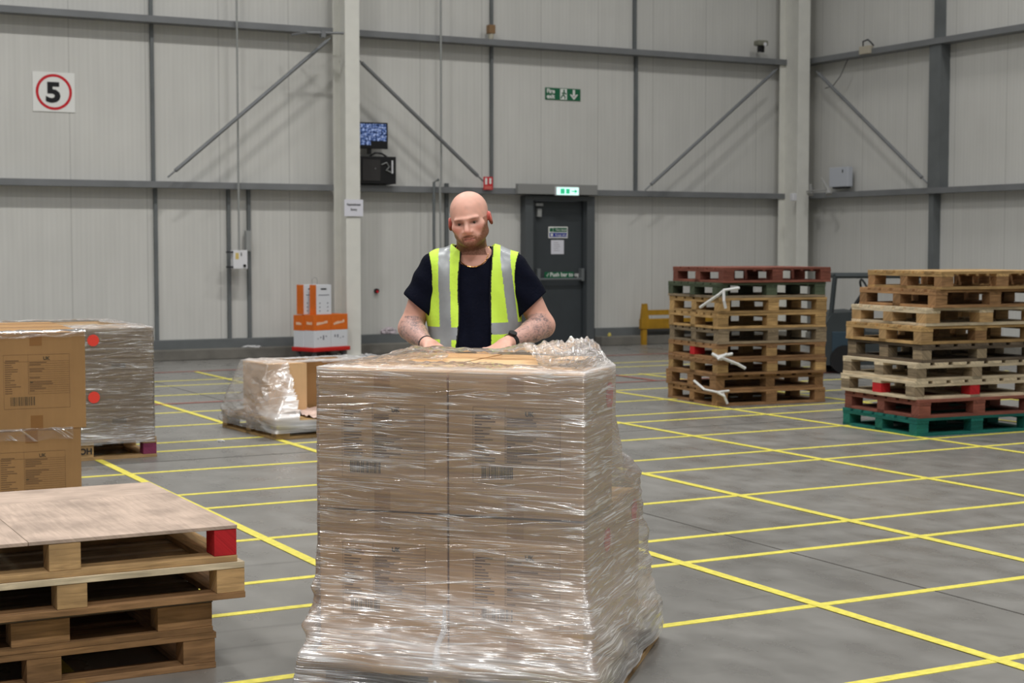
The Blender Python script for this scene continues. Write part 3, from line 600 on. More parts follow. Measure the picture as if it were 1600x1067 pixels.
def printed(parent, cx, cz, y, sx, sz, lines=True, seedv=1, barcode=True):
    """shipping form printed on the front face: frame, rows of small print, UK and a barcode"""
    r = random.Random(seedv); yy = y-.0008; t = .0012
    mb = MB(); x0, x1, z0, z1 = cx-sx/2, cx+sx/2, cz-sz/2, cz+sz/2
    def bar(a, b, c, d): mb.face([(a, yy, c), (b, yy, c), (b, yy, d), (a, yy, d)])
    bar(x0, x1, z1-t, z1); bar(x0, x1, z0, z0+t); bar(x0, x0+t, z0, z1); bar(x1-t, x1, z0, z1)
    xm = x0+sx*.37; bar(xm, xm+t, z0+sz*.27, z1)
    rows = 15; zt = z1-sz*.13; zb = z0+sz*.27
    for k in range(rows+1):
        z = zt+(zb-zt)*k/rows
        bar(xm if k else x0, x1, z-t*.45, z+t*.45)
        if k < rows:
            h = (zt-zb)/rows*.42; zc = z-(zt-zb)/rows*.5
            bar(x0+sx*.02, x0+sx*(.1+.17*r.random()), zc-h/2, zc+h/2)
            if r.random() < .75: bar(xm+sx*.02, xm+sx*(.08+.3*r.random()), zc-h/2, zc+h/2)
    bar(x0+sx*.03, x0+sx*.23, z1-sz*.12, z1-sz*.10)
    part('printed_form', mb, PINK, parent)
    k = MB()
    def kb(a, b, c, d): k.face([(a, yy-.0004, c), (b, yy-.0004, c), (b, yy-.0004, d), (a, yy-.0004, d)])
    if barcode:
        x = x0+sx*.10
        while x < x0+sx*.46:
            wv = r.choice((.0015, .0025, .004)); kb(x, x+wv, z0+sz*.06, z0+sz*.22); x += wv+r.choice((.0015, .002, .004))
    kb(xm+sx*.03, xm+sx*.07, zt-(zt-zb)*.66, zt-(zt-zb)*.62)
    part('barcode', k, PDK, parent)
    lettering('UK', sz*.085, (x0+sx*.60, yy-.0004, z1-sz*.105), PDK, parent, .0008)
def carton(label, w_, d_, h_, mat=CARD, form=None, sticker=None, group=None, tape_front=True, seedv=1, handle=False):
    TAPE = TAPEK if mat is CARDK else globals()['TAPE']
    e = empty('carton', (0, 0, 0)); tag(e, label, 'carton', group)
    mb = MB().box(0, w_, 0, d_, 0, h_-.004)
    # four top flaps meeting over the middle
    mb2 = MB().box(.001, w_-.001, 0, d_/2-.0015, h_-.0035, h_).box(.001, w_-.001, d_/2+.0015, d_, h_-.0035, h_)
    part('body', mb, mat, e, .003); part('top_flap', mb2, mat, e, .0008)
    tw = .058
    tp = MB().box(0, w_, d_/2-tw/2, d_/2+tw/2, h_, h_+.0006)
    part('top_tape', tp, TAPE, e)
    if tape_front:
        cx = w_*.5
        part('end_tape', MB().box(cx-tw/2, cx+tw/2, -.0006, 0, h_-.062, h_), TAPE, e)
        part('end_tape', MB().box(cx-tw/2, cx+tw/2, -.0006, 0, 0, .07), TAPE, e)
    if form: printed(e, form[0], form[1], 0, form[2], form[3], seedv=seedv)
    if sticker: part('round_sticker', MB().disc((sticker[0], 0, sticker[1]), (0, -1, 0), sticker[2], .001, 28), STK, e)
    if handle: part('printed_mark', MB().box(w_*.42, w_*.62, -.001, 0, h_*.28, h_*.36), pbr('grey print', (120, 104, 84), .8), e)
    return e
def put(e, M): e.matrix_local = M; return e
def frame(x, y, z, deg): return Matrix.Translation((x, y, z)) @ Matrix.Rotation(math.radians(deg), 4, 'Z')

# ---- main load
PM = frame(1.83, 4.875, 0, -43)
mp_ = pallet('wooden pallet under the film-wrapped load in the middle foreground', L=1.0, W=1.2, H=.146, top=PINE, blk=PINE, base=PINE, run='x', bl=.1, bw=.1); put(mp_, PM)
CM = frame(1.981, 5.050, .147, -46.4)
GC = 'cartons of the wrapped load in the middle'
cw, cd, ch = .4655, .385, .471
def main_c(label, u, v, z, rot=0, w_=cw, d_=cd, h_=ch, **k):
    e = carton(label, w_-.003, d_-.003, h_-.001, group=GC, **k)
    put(e, CM @ Matrix.Translation((u, v, z)) @ Matrix.Rotation(math.radians(rot), 4, 'Z')); return e
FM = (.235, .235, .30, .25)
main_c('lower left front carton in the film-wrapped load', 0, 0, 0, form=FM, seedv=2, h_=.466)
main_c('lower right front carton in the film-wrapped load', cw+.003, 0, 0, form=FM, seedv=3, h_=.464)
main_c('lower left back carton in the film-wrapped load, hidden behind the front one', 0, cd, 0)
main_c('lower right back carton in the film-wrapped load, red sticker on its side', cw+.003, cd, 0)
main_c('upper left front carton in the film-wrapped load', 0, 0, ch, form=FM, seedv=4)
main_c('upper right front carton in the film-wrapped load', cw+.003, 0, ch, form=FM, seedv=5, d_=.372)
c_ = main_c('upper left back carton in the film-wrapped load, under the worker\'s right hand', -.0, cd+.002, ch, d_=.50, w_=.365, h_=.474)
c_ = main_c('upper right back carton in the film-wrapped load, under the worker\'s left hand', .37, cd+.002, ch, d_=.50, w_=.37, h_=.473)
# red stickers on the right side of the load
def side_sticker(parent_M, u, v, z, r=.04):
    pass
for (lab, u, v, z, nm) in [('lower', 2*cw+.001, cd+.30, .40, 1), ('lower', 2*cw+.001, .30, .36, 2)]:
    o = part('round_sticker', MB().disc((0, 0, 0), (1, 0, 0), .042, .0012, 28), STK)
    o.matrix_local = CM @ Matrix.Translation((u, v, z))
    tag(o, 'orange red round sticker on the side of the wrapped load, ' + ('near its back edge' if nm == 1 else 'near the middle'), 'sticker', 'red stickers on the wrapped load')
o = part('round_sticker', MB().disc((0, 0, 0), (1, 0, 0), .046, .0012, 28), STK); o.matrix_local = CM @ Matrix.Translation((2*cw+.001, .325, ch+.38))
tag(o, 'topmost orange red round sticker on the side of the wrapped load', 'sticker', 'red stickers on the wrapped load')

# ---- stretch film on the main load
def rounded_poly(pts, r, n=6):
    out = []; P = [Vector(p) for p in pts]; k = len(P)
    for i in range(k):
        a, b, c = P[i-1], P[i], P[(i+1) % k]; d1 = (a-b).normalized(); d2 = (c-b).normalized()
        p1 = b+d1*r; p2 = b+d2*r
        for t in range(n+1):
            s = t/n; out.append((p1*(1-s)+b*s)*(1-s)+(b*(1-s)+p2*s)*s)
    return out
def outline_fn(poly, c):
    """distance from centre c to the outline for many directions"""
    P = np.array([[p.x-c[0], p.y-c[1]] for p in poly]); Q = np.roll(P, -1, 0)
    def f(th):
        d = np.stack([np.cos(th), np.sin(th)], 1)[:, None, :]; E = (Q-P)[None]
        den = d[..., 0]*E[..., 1]-d[..., 1]*E[..., 0]
        den = np.where(abs(den) < 1e-9, 1e-9, den)
        t = (P[None, :, 0]*E[..., 1]-P[None, :, 1]*E[..., 0])/den
        u = (P[None, :, 0]*d[..., 1]-P[None, :, 1]*d[..., 0])/den
        ok = (t > 0) & (u >= -1e-6) & (u <= 1+1e-6)
        return np.where(ok, t, 0).max(1)
    return f
def vnoise(x, y, seed=0):
    """smooth value noise on arrays"""
    def h(i, j):
        n = (i.astype(np.int64)*374761393 + j.astype(np.int64)*668265263 + seed*1442695041) & 0x7fffffff
        n = (n ^ (n >> 13))*1274126177 & 0x7fffffff
        return ((n ^ (n >> 16)) & 0xffff)/65535.
    i = np.floor(x); j = np.floor(y); fx = x-i; fy = y-j; fx = fx*fx*(3-2*fx); fy = fy*fy*(3-2*fy)
    return (h(i, j)*(1-fx)+h(i+1, j)*fx)*(1-fy)+(h(i, j+1)*(1-fx)+h(i+1, j+1)*fx)*fy
def film_mesh(name, keys, c, M, mat, ns=520, nz=150, seed=0, hem=None, wr=1.0, top=None, extra=None, layers=None):
    """keys: list of (z, outline polygon), top first; hem: list of (inward, dz) rings folding over the top"""
    # even arc-length directions
    base = keys[0][1]; f0 = outline_fn(base, c)
    per = []; P = base+[base[0]]
    for a, b in zip(P[:-1], P[1:]): per.append((b-a).length)
    per = np.cumsum([0]+per); tot = per[-1]; s = np.linspace(0, tot, ns, endpoint=False)
    th = []
    for q in s:
        i = min(np.searchsorted(per, q, 'right')-1, len(base)-1); t = (q-per[i])/max(per[i+1]-per[i], 1e-9)
        p = P[i].lerp(P[i+1], min(t, 1)); th.append(math.atan2(p.y-c[1], p.x-c[0]))
    th = np.array(th)
    fns = [(z, outline_fn(pl, c)(th)) for z, pl in keys]
    V = []; UVs = []; LY = []
    rings = []
    if hem:
        for (inw, dz) in hem: rings.append(('h', inw, dz))
    zs = np.linspace(keys[0][0], keys[-1][0], nz)
    for z in zs: rings.append(('w', z, 0))
    Z = [k[0] for k in keys]
    for ri, (kind, a, b) in enumerate(rings):
        if kind == 'h':
            r = fns[0][1]-a; z = np.full(ns, keys[0][0]+b); amp = .25
            crump = (vnoise(s*9, np.full(ns, a*30.), seed+3)-.35)*.016*min(1, a/.05)+(vnoise(s*28, np.full(ns, a*60.), seed+4)-.5)*.010*min(1, a/.04)
            z = z+abs(crump); v = keys[0][0]+a
            if top: z = z+top(th, a, s)
        else:
            z = np.full(ns, a)
            i = 0
            while i < len(Z)-2 and a < Z[i+1]: i += 1
            t = (Z[i]-a)/(Z[i]-Z[i+1]); r = fns[i][1]*(1-t)+fns[i+1][1]*t; v = a
            flare = np.clip((r-fns[0][1])/.12, 0, 1)
            w1 = (vnoise(s*1.6, np.full(ns, a*60.), seed)-.5)*.0022+(vnoise(s*1.2+a*2, np.full(ns, a*30.)+s*1.0, seed+1)-.5)*.003
            w2 = (vnoise(s*7+a*9, np.full(ns, a*16.)+s*3, seed+2)-.5)*.030+(vnoise(s*18+a*22, np.full(ns, a*40.)-s*5, seed+5)-.5)*.012
            r = r+.004+wr*(w1+.003+w2*flare)
            if extra is not None: r, z = extra(th, s, a, r, z)
        V.append(np.stack([c[0]+r*np.cos(th), c[1]+r*np.sin(th), z], 1)); UVs.append(np.stack([s, np.full(ns, v)], 1))
        if layers is not None: LY.append(layers(th, s, kind, a))
        else: LY.append(np.zeros(ns))
    V = np.concatenate(V); nr = len(rings); me = bpy.data.meshes.new(name)
    i = np.arange(nr-1)[:, None]*ns; k = np.arange(ns)[None]; k2 = (k+1) % ns
    F = np.stack([i+k, i+ns+k, i+ns+k2, i+k2], -1).reshape(-1, 4)
    me.from_pydata(V.tolist(), [], F.tolist()); me.update()
    uvl = me.uv_layers.new(name='UVMap'); UV = np.concatenate(UVs)
    ku = np.broadcast_to(k+1, (nr-1, ns))*(tot/ns); 
    uv = UV[F].copy(); sn = np.broadcast_to((k+1)*(tot/ns), (nr-1, ns)).reshape(-1); uv[:, 2, 0] = sn; uv[:, 3, 0] = sn
    uvl.data.foreach_set('uv', uv.reshape(-1))
    at = me.attributes.new('layers', 'FLOAT', 'POINT'); at.data.foreach_set('value', np.concatenate(LY))
    o = link(name, me, mat, None, M, 0, True); return o
V2 = Vector
def W2L(Mx, P): q = Mx.inverted() @ V2((P[0], P[1], 0)); return V2((q.x, q.y))
PL = [W2L(CM, PM @ V2(p)) for p in ((-.012, -.012, 0), (1.012, -.012, 0), (1.012, 1.212, 0), (-.012, 1.212, 0))]
e_ = .004
T = rounded_poly([V2(p) for p in ((-e_, -e_), (2*cw+e_, -e_), (2*cw+e_, .375), (.745, .90), (-e_, .90))], .012)
LO = rounded_poly([V2(p) for p in ((-e_, -e_), (2*cw+e_, -e_), (2*cw+e_+.004, .78), (.76, .90), (-e_, .90))], .014)
def mixp(A_, B_, t):
    A4 = [V2((-e_, -e_)), V2((2*cw+e_, -e_)), V2((2*cw+e_+.006, .80)), V2((-e_, .905))]
    return rounded_poly([A4[i].lerp(B_[i], t) for i in range(4)], .014+.01*t)
T2 = rounded_poly([V2(p) for p in ((-e_, -e_), (2*cw+e_, -e_), (2*cw+e_, .46), (.745, .90), (-e_, .90))], .012)
keys = [(.951, T), (.80, T), (.66, T2), (.53, LO), (.40, LO), (.30, mixp(None, PL, .08)), (.21, mixp(None, PL, .26)), (.10, mixp(None, PL, .62)), (.02, mixp(None, PL, .97)), (-.01, mixp(None, PL, 1.0)), (-.075, mixp(None, PL, .99)), (-.105, mixp(None, PL, .985))]
def top_ruffle(th, a, s):
    # film stands up in a loose ruffle round the back corners
    d = np.cos(th-math.radians(38)); g = np.clip((d-.45)/.5, 0, 1); d2 = np.cos(th-math.radians(128)); g2 = np.clip((d2-.6)/.4, 0, 1)
    k = math.sin(min(1, a/.10)*math.pi*.75)
    fine = np.abs(vnoise(s*34, s*0+a*90, 15)-.5)*.055+np.abs(vnoise(s*17, s*0+a*45, 16)-.5)*.05
    return k*(g*(.040*(.4+.9*vnoise(s*11, s*0+1.5, 5))+fine)+g2*.012*(.5+.9*vnoise(s*13, s*0+2.5, 6)))
def lay(th, s, kind, a):
    if kind == 'h':
        rb_ = np.clip((np.cos(th-math.radians(30))-.35)*2, 0, 1)
        return np.clip(1.3-a*26, 0, 1.2)+rb_*.5*vnoise(s*14, s*0+a*60, 8)+.02
    low = np.clip((.34-a)/.3, 0, 1)
    edge = np.clip((a-.915)/.03, 0, 1)
    mid = np.exp(-((a-.62)/.16)**2)*.22*vnoise(s*2.5, s*0+a*16, 9)
    seam = np.exp(-((a-.44)/.02)**2)*.35*vnoise(s*3, s*0+a*30, 12)
    rs = np.clip(np.cos(th)*1.6-.2, 0, 1)*.30
    return low*(.48+.8*(vnoise(s*5+a*8, s*2.0+a*20, 10)-.4))+edge*.9+mid+seam+rs+.10
FILM = film_mat('stretch film')
f_main = film_mesh('stretch_film', keys, (.45, .45), CM, FILM, 640, 210, 1, hem=[(.30, .002), (.26, .002), (.22, .003), (.19, .004), (.165, .004), (.14, .005), (.12, .005), (.10, .005), (.085, .005), (.07, .005), (.057, .005), (.045, .004), (.034, .004), (.024, .003), (.014, .002), (.005, .001)], top=top_ruffle, layers=lay, wr=1.0)
tag(f_main, 'clear stretch film wrapped round the big carton load in the middle foreground', 'stretch film')
# twisted film tail hanging down the front
tail = MB()
q = [CM @ V2(p) for p in ((.475, -.06, .17), (.485, -.09, .10), (.475, -.13, .06), (.49, -.175, .02), (.495, -.20, -.04), (.50, -.21, -.10))]
tail.tube(q, [.006, .012, .008, .014, .007, .010], 7)
TW = pbr('twisted film', (225, 226, 230), .25, spec=.6); o = part('film_tail', tail, TW); tag(o, 'twisted rope of white film hanging down the front of the wrapped load', 'film tail')

# ---- left near load with the printed UK forms
GU = 'cartons of the near left load'
ang = -4.0
uc, us = math.cos(math.radians(ang)), math.sin(math.radians(ang))
UPM = frame(1.84-1.0*uc, 7.80-1.0*us, 0, ang)
p_ = pallet('wooden pallet under the cartons with printed UK forms at the left edge', L=1.0, W=1.2, H=.146, top=PINE, group=None); put(p_, UPM)
def uk_c(label, rx, ry, z, col, row, **k):
    M = frame(rx-.47*uc, ry-.47*us, z, ang) @ Matrix.Translation((-.473*col, .388*row, 0))
    e = carton(label, .468, .384, .470, mat=CARDK, group=GU, **k); put(e, M)
UF = (.237, .235, .31, .262)
uk_c('lower carton with a printed UK form at the left edge, topped by another one', 1.835, 7.845, .147, 0, 0, form=UF, seedv=11)
uk_c('upper carton with a printed UK form and barcode at the left edge', 1.862, 7.845, .618, 0, 0, form=UF, seedv=12)
for r_ in (1, 2):
    uk_c('lower carton hidden in row %s behind the cartons with printed UK forms' % ('two' if r_ == 1 else 'three'), 1.835, 7.845, .147, 0, r_)
    uk_c('upper carton in row %s behind the upper carton with the printed UK form' % ('two' if r_ == 1 else 'three'), 1.862, 7.845, .618, 0, r_)
# torn film fringes over the edges of that load
def ribbon(name, p0, p1, h, M, mat, label, seed=0, amp=.012, layers=.7, over=.08, n=140, m=16, group=None):
    V, F, UV, LY = [], [], [], []
    for j in range(m+1):
        t = j/m
        for i in range(n+1):
            s = i/n; p = V2(p0).lerp(V2(p1), s)
            hh = h*(.65+.6*float(vnoise(np.array([s*9.]), np.array([seed+.5]), seed)[0]))
            a = np.array([s*16+t*2]); b = np.array([t*3.+s*5])
            nz = (float(vnoise(a, b, seed)[0])-.3)*amp
            if t < .5: q = p+V2((0, over*(1-2*t), .004+abs(nz)))
            else: q = p+V2((0, -.004-abs(nz), -(t-.5)*2*hh))
            V.append(tuple(q)); UV.append((s*(V2(p1)-V2(p0)).length, t*(h+over))); LY.append(layers)
    for j in range(m):
        for i in range(n):
            a = j*(n+1)+i; F.append((a, a+1, a+n+2, a+n+1))
    me = bpy.data.meshes.new(name); me.from_pydata(V, [], F); me.update()
    uvl = me.uv_layers.new(name='UVMap'); uvl.data.foreach_set('uv', [c for f in F for v in f for c in UV[v]])
    at = me.attributes.new('layers', 'FLOAT', 'POINT'); at.data.foreach_set('value', LY)
    o = link(name, me, mat, None, M, 0, True); tag(o, label, 'stretch film', group); return o
FILM2 = film_mat('loose film', haze=.06, streak=.8, dens=16, bump=.6, bumpd=.02, slant=4)
ribbon('film_fringe', (-.47, 0, .473), (.468, 0, .473), .03, frame(1.862-.47*uc, 7.845-.47*us, .618, ang), FILM2, 'crumpled clear film fringe over the top edge of the cartons with UK forms', 3, .012, .06)
ribbon('film_fringe', (-.47, -.006, 0), (.43, -.006, 0), .05, frame(1.835-.47*uc, 7.845-.47*us, .618, ang), FILM2, 'torn film fringe between the upper and lower cartons with UK forms', 5, .01, .05, over=.0)

# ---- far left load with the round stickers
GS = 'cartons of the sticker load'
SPM = frame(2.165, 11.235, 0, 0)
p_ = pallet('wooden pallet with a magenta corner block under the load with round stickers', L=1.0, W=1.2, H=.146, top=PINE, special={(2, 0): MAROON}, bl=.1); put(p_, SPM)
lettering('OH', .058, (.447, -.002, .048), INK, p_, .002, name='stencil_mark')
cn = {0: 'left', 1: 'right'}; rn = {0: 'front', 1: 'middle', 2: 'back'}
for l in (0, 1):
    for c_i in (0, 1):
        for r_i in (0, 1, 2):
            vis = r_i == 0 and c_i == 1
            lab = ('%s carton with a round orange sticker on the load behind the UK cartons' % ('upper' if l else 'lower')) if vis else '%s %s %s carton of the load with round stickers' % ('upper' if l else 'lower', cn[c_i], rn[r_i])
            e = carton(lab, .510, .386, .391, mat=CARDD, group=GS, tape_front=False, handle=vis)
            put(e, frame(2.12+c_i*.513, 11.24+r_i*.39, .147+l*.3915, 0))
for l, zz in ((0, .147+.30), (1, .147+.3915+.31)):
    o = part('round_sticker', MB().disc((0, 0, 0), (0, -1, 0), .041, .001, 28), STK); o.location = (2.12+.513+.085, 11.225, zz)
    tag(o, '%s of the two round orange red stickers on the film-wrapped load at left' % ('lower' if l == 0 else 'upper'), 'sticker', 'orange red stickers on the far left load')
Sx = 1.026
ST = rounded_poly([V2(p) for p in ((-e_, -e_), (Sx+e_, -e_), (Sx+e_, 1.17), (-e_, 1.17))], .012)
SB = rounded_poly([V2(p) for p in ((.02, -.008), (1.03, -.008), (1.03, 1.2), (.02, 1.2))], .015)
def lay2(th, s, kind, a):
    if kind == 'h': return .35+.4*vnoise(s*7, s*0+a*30, 3)
    return np.clip((.13-a)/.12, 0, 1)*(.3+.5*vnoise(s*6, s*2+a*26, 10))+np.clip((a-.74)/.04, 0, 1)*.35+.10
f_s = film_mesh('stretch_film', [(.787, ST), (.05, ST), (-.01, SB), (-.035, SB)], (.5, .6), frame(2.12, 11.24, .147, 0), FILM, 360, 110, 21, hem=[(.22, .012), (.12, .012), (.08, .012), (.05, .008), (.025, .006), (.01, .003)], layers=lay2)
tag(f_s, 'clear stretch film wrapped round the load with round orange stickers', 'stretch film')

# ---- small half-wrapped pallet beyond
SM = frame(4.251, 11.745, 0, 4)
p_ = pallet('low wooden pallet under the small half-wrapped load by the aisle', L=1.2, W=1.1, H=.146, top=PINE2, blk=PINE2, ntop=7); put(p_, SM)
def SMt(x, y, z=0, r=0): return SM @ Matrix.Translation((x, y, z)) @ Matrix.Rotation(math.radians(r), 4, 'Z')
GB = 'cartons on the small half-wrapped pallet'
e = carton('upright carton under the film on the left of the small pallet', .34, .52, .41, mat=CARD, group=None, tape_front=False, handle=True); put(e, SMt(.14, .46, .147, 0))
e = carton('carton standing at the back right of the small half-wrapped pallet', .50, .36, .41, mat=CARDK, tape_front=True); put(e, SMt(.52, .62, .147, 5))
KR = pbr('crumpled liner', (205, 178, 165), .6, noise=.2, nscale=14)
lm = MB()
gx, gy = 46, 26
hh = lambda i, j: .150+.045*float(vnoise(np.array([i*.42]), np.array([j*.5]), 5)[0])*(.4+.8*float(vnoise(np.array([i*.13]), np.array([j*.15]), 8)[0]))
for i in range(gx):
    for j in range(gy):
        P4 = [(.33+.78*a/gx, .02+.56*b/gy, hh(a, b)) for a, b in ((i, j), (i+1, j), (i+1, j+1), (i, j+1))]
        lm.face(P4)
o = part('crumpled_film', lm, KR); o.matrix_local = SM; tag(o, 'crumpled pinkish film lying on the deck of the small half-wrapped pallet', 'film heap')
FILMH = film_mat('milky film', haze=.20, streak=.5, dens=5, bump=.4, bumpd=.02, slant=3.5, tint=(.93, .93, .92), gloss=.25)
mt_ = rounded_poly([V2(p) for p in ((.13, .45), (1.16, .50), (1.16, 1.03), (.13, 1.0))], .015)
mb_ = rounded_poly([V2(p) for p in ((-.01, -.01), (1.21, -.01), (1.21, 1.11), (-.01, 1.11))], .02)
mb2_ = rounded_poly([V2(p) for p in ((-.014, -.014), (1.214, -.014), (1.214, 1.114), (-.014, 1.114))], .02)
def lay3(th, s, kind, a):
    if kind == 'h': return .5+.3*vnoise(s*5, s*0+a*20, 3)
    f = np.exp(-((th-math.radians(-122))/.28)**2)
    return .12*np.clip((.9-a), 0, 1)+f*(.3+1.1*vnoise(s*16, s*0+a*3, 4))
f_t = film_mesh('stretch_film', [(.565, mt_), (.17, mb_), (.05, mb2_)], (.62, .70), SM, FILMH, 320, 60, 31, hem=[(.26, .002), (.2, .003), (.12, .004), (.06, .004), (.02, .002)], layers=lay3, wr=1.2)
# the front right of this wrap is torn open
me = f_t.data; nv = len(me.vertices); co = np.zeros(nv*3); me.vertices.foreach_get('co', co); co = co.reshape(-1, 3)
import bmesh
bm = bmesh.new(); bm.from_mesh(me)
kill = [f for f in bm.faces if (lambda c: c.y < .46 and c.x > .20+.30*max(0, c.z-.17)*1.0 and c.z > .148)(f.calc_center_median())]
bmesh.ops.delete(bm, geom=kill, context='FACES'); bm.to_mesh(me); bm.free()
tag(f_t, 'milky film tented over the small half-wrapped pallet by the aisle', 'stretch film')

# ------------------------------------------------------------------ red trolley with boxes
tx = at_y(491, 556, 20.0).x
TM = frame(tx, 20.0, 0, 20)
e = empty('trolley', (0, 0, 0)); put(e, TM); tag(e, 'red flat trolley on castors beside the cream column, loaded with orange and white boxes', 'trolley')
part('platform', MB().box(-.02, .64, -.02, .44, .10, .155), pbr('red plastic', (200, 36, 30), .4), e, .01)
for (x, y) in ((.05, .05), (.57, .05), (.05, .37), (.57, .37)):
    w1 = part('castor', MB().box(x-.02, x+.02, y-.02, y+.02, .07, .10).box(x-.022, x-.016, y-.02, y+.02, .03, .09).box(x+.016, x+.022, y-.02, y+.02, .03, .09), GALVD, e)
    part('wheel', MB().disc((x-.013, y, .04), (1, 0, 0), .038, .026, 18), pbr('grey rubber', (110, 110, 110), .6), w1)
ORG = pbr('orange board', (226, 112, 30), .6, noise=.1, nscale=9); WB = pbr('white board', (222, 224, 228), .6); PRT = pbr('grey printing', (120, 120, 130), .7); SCR = pbr('white script', (240, 205, 175), .6)
def paper_box(label, x, y, z, wx, wy, h, split=.52, group='orange and white boxes on the trolley', rot=0, spine=False):
    b = empty('box', (0, 0, 0)); tag(b, label, 'box', group); put(b, TM @ Matrix.Translation((x, y, z)) @ Matrix.Rotation(math.radians(rot), 4, 'Z'))
    r = random.Random(int(x*1000+y*77))
    if not spine:
        part('lower_half', MB().box(0, wx, 0, wy, 0, h*split), WB, b, .003); part('upper_half', MB().box(-.001, wx+.001, -.001, wy+.001, h*split, h), ORG, b, .003)
        m = MB()
        for k in range(6): x0 = wx*(.15+.11*k); m.box(x0, x0+wx*.09, -.003, 0, h*(.68+.012*k), h*(.68+.012*k)+h*(.05+.05*r.random()))
        for k in range(5): y0 = wy*(.2+.11*k); m.box(-.003, 0, y0, y0+wy*.09, h*.7, h*.76+h*.03*r.random())
        part('script_logo', m, SCR, b)
        m = MB()
        for k in range(4): m.box(wx*(.2+.16*k), wx*(.27+.16*k), -.002, 0, h*(.2+.12*r.random()), h*(.22+.14*r.random())+.01)
        part('small_print', m, PRT, b)
    else:
        part('body', MB().box(0, wx, 0, wy, 0, h), WB, b, .003)
        part('orange_spine', MB().box(-.002, 0, .0, wy, 0, h), ORG, b)
        part('hand_hole', MB().box(wx*.3, wx*.68, -.002, 0, h*.83, h*.88), INK, b)
        m = MB().box(wx*.15, wx*.85, -.002, 0, h*.64, h*.665)
        for k in range(3): m.box(wx*.2, wx*.27, -.002, 0, h*(.1+.13*k), h*(.14+.13*k)).box(wx*.72, wx*.79, -.002, 0, h*(.1+.13*k), h*(.14+.13*k))
        part('small_print', m, PRT, b)
    return b
paper_box('orange and white box at the near corner of the trolley', 0, 0, .157, .30, .20, .44)
paper_box('orange and white box at the right end of the trolley, nearest the column', .305, 0, .157, .30, .20, .44)
paper_box('orange and white box at the left rear of the trolley', -.01, .205, .157, .30, .20, .43)
paper_box('orange and white box at the far corner of the trolley', .305, .205, .157, .30, .20, .44)
paper_box('tall white box with an orange spine standing on the trolley boxes', .06, .02, .599, .27, .13, .40, spine=True)
paper_box('tall white box with an orange edge behind the other upright trolley box', -.005, .20, .599, .27, .14, .40, spine=True)
hb = TM @ V2((.12, .17, 1.0)); 
o = part('wire_loop', MB().tube([hb, hb+V2((.0, 0, .07)), hb+V2((.03, 0, .095)), hb+V2((.06, 0, .09)), hb+V2((.075, 0, .06)), hb+V2((.075, 0, .0))], .004, 6), GREYP); tag(o, 'thin wire loop sticking up from the boxes on the trolley', 'wire')

# ------------------------------------------------------------------ yellow steel guard by the wall
YS = pbr('yellow paint', (176, 132, 30), .55, noise=.25, nscale=6)
gx0 = at_y(1003, 500, 20.6).x
e = empty('wall_guard', (gx0, 20.6, 0)); tag(e, 'low yellow steel guard frame by the wall, left of the pallet stacks', 'guard')
part('lower_beam', MB().box(0, 1.6, 0, .08, .245, .40), YS, e, .004); part('upper_beam', MB().box(.12, 1.6, .02, .06, .455, .535), YS, e, .004)
a_ = MB(); a_.face([(.0, 0, .40), (.13, 0, .40), (.10, 0, .635), (.03, 0, .635)]).face([(.13, .06, .40), (.0, .06, .40), (.03, .06, .635), (.10, .06, .635)]).face([(.13, 0, .40), (.13, .06, .40), (.10, .06, .635), (.10, 0, .635)]).face([(0, .06, .4), (0, 0, .4), (.03, 0, .635), (.03, .06, .635)]).face([(.03, 0, .635), (.10, 0, .635), (.10, .06, .635), (.03, .06, .635)])
part('upright', a_, YS, e); part('upright', MB().box(1.5, 1.6, 0, .06, .0, .64), YS, e); part('foot', MB().box(.02, .10, .01, .07, 0, .245), YS, e)

# ------------------------------------------------------------------ dark ride-on machine between and behind the stacks
RM = frame(12.25, 14.9, 0, -28)
e = empty('floor_machine', (0, 0, 0)); put(e, RM); tag(e, 'dark ride-on floor machine with a tubular guard, half hidden behind the two pallet stacks', 'vehicle')
MDK = pbr('dark machine paint', (52, 58, 60), .5, noise=.15, nscale=5); MBL = pbr('dark blue machine panel', (44, 62, 74), .5)
bd = MB()
prof = [(0, .10), (0, .55), (.10, .72), (.42, .74), (.50, .50), (.85, .48), (.95, .70), (1.35, .74), (1.5, .6), (1.5, .10)]
for s in (0, 1):
    y = .0 if s == 0 else .85
    pts = [(x, y, z) for x, z in prof]; bd.face(pts if s else pts[::-1])
for (a, b) in zip(prof, prof[1:]+prof[:1]): bd.face([(a[0], 0, a[1]), (b[0], 0, b[1]), (b[0], .85, b[1]), (a[0], .85, a[1])])
part('body', bd, MDK, e); part('seat', MB().box(.95, 1.35, .2, .65, .745, .83).box(1.27, 1.36, .2, .65, .83, 1.05), DARK, e, .03)
gd = MB(); [gd.tube([(x, y, .5), (x+dx, y, 1.16)], .03, 8) for x, y, dx in ((.08, .06, .06), (.08, .79, .06), (1.42, .06, -.12), (1.42, .79, -.12))]
gd.tube([(.14, .06, 1.16), (1.30, .06, 1.16), (1.30, .79, 1.16), (.14, .79, 1.16), (.14, .06, 1.16)], .028, 8); part('guard_frame', gd, MDK, e)
part('steering_column', MB().tube([(.40, .42, .70), (.58, .42, .98)], .025, 8), DARK, e)
sw = MB(); sw.tube([(.58+.0*math.cos(a)-.09*math.sin(a)*.5, .42+.17*math.cos(a), .98+.13*math.sin(a)) for a in [k*math.pi/8 for k in range(17)]], .014, 6); part('steering_wheel', sw, DARK, e)
for x, y in ((.25, -.03), (1.2, -.03), (.25, .81), (1.2, .81)): part('wheel', MB().disc((x, y, .17), (0, 1, 0), .17, .07, 24), DARK, e)
part('side_panel', MB().box(.1, .42, -.012, 0, .2, .5), MBL, e, .01)

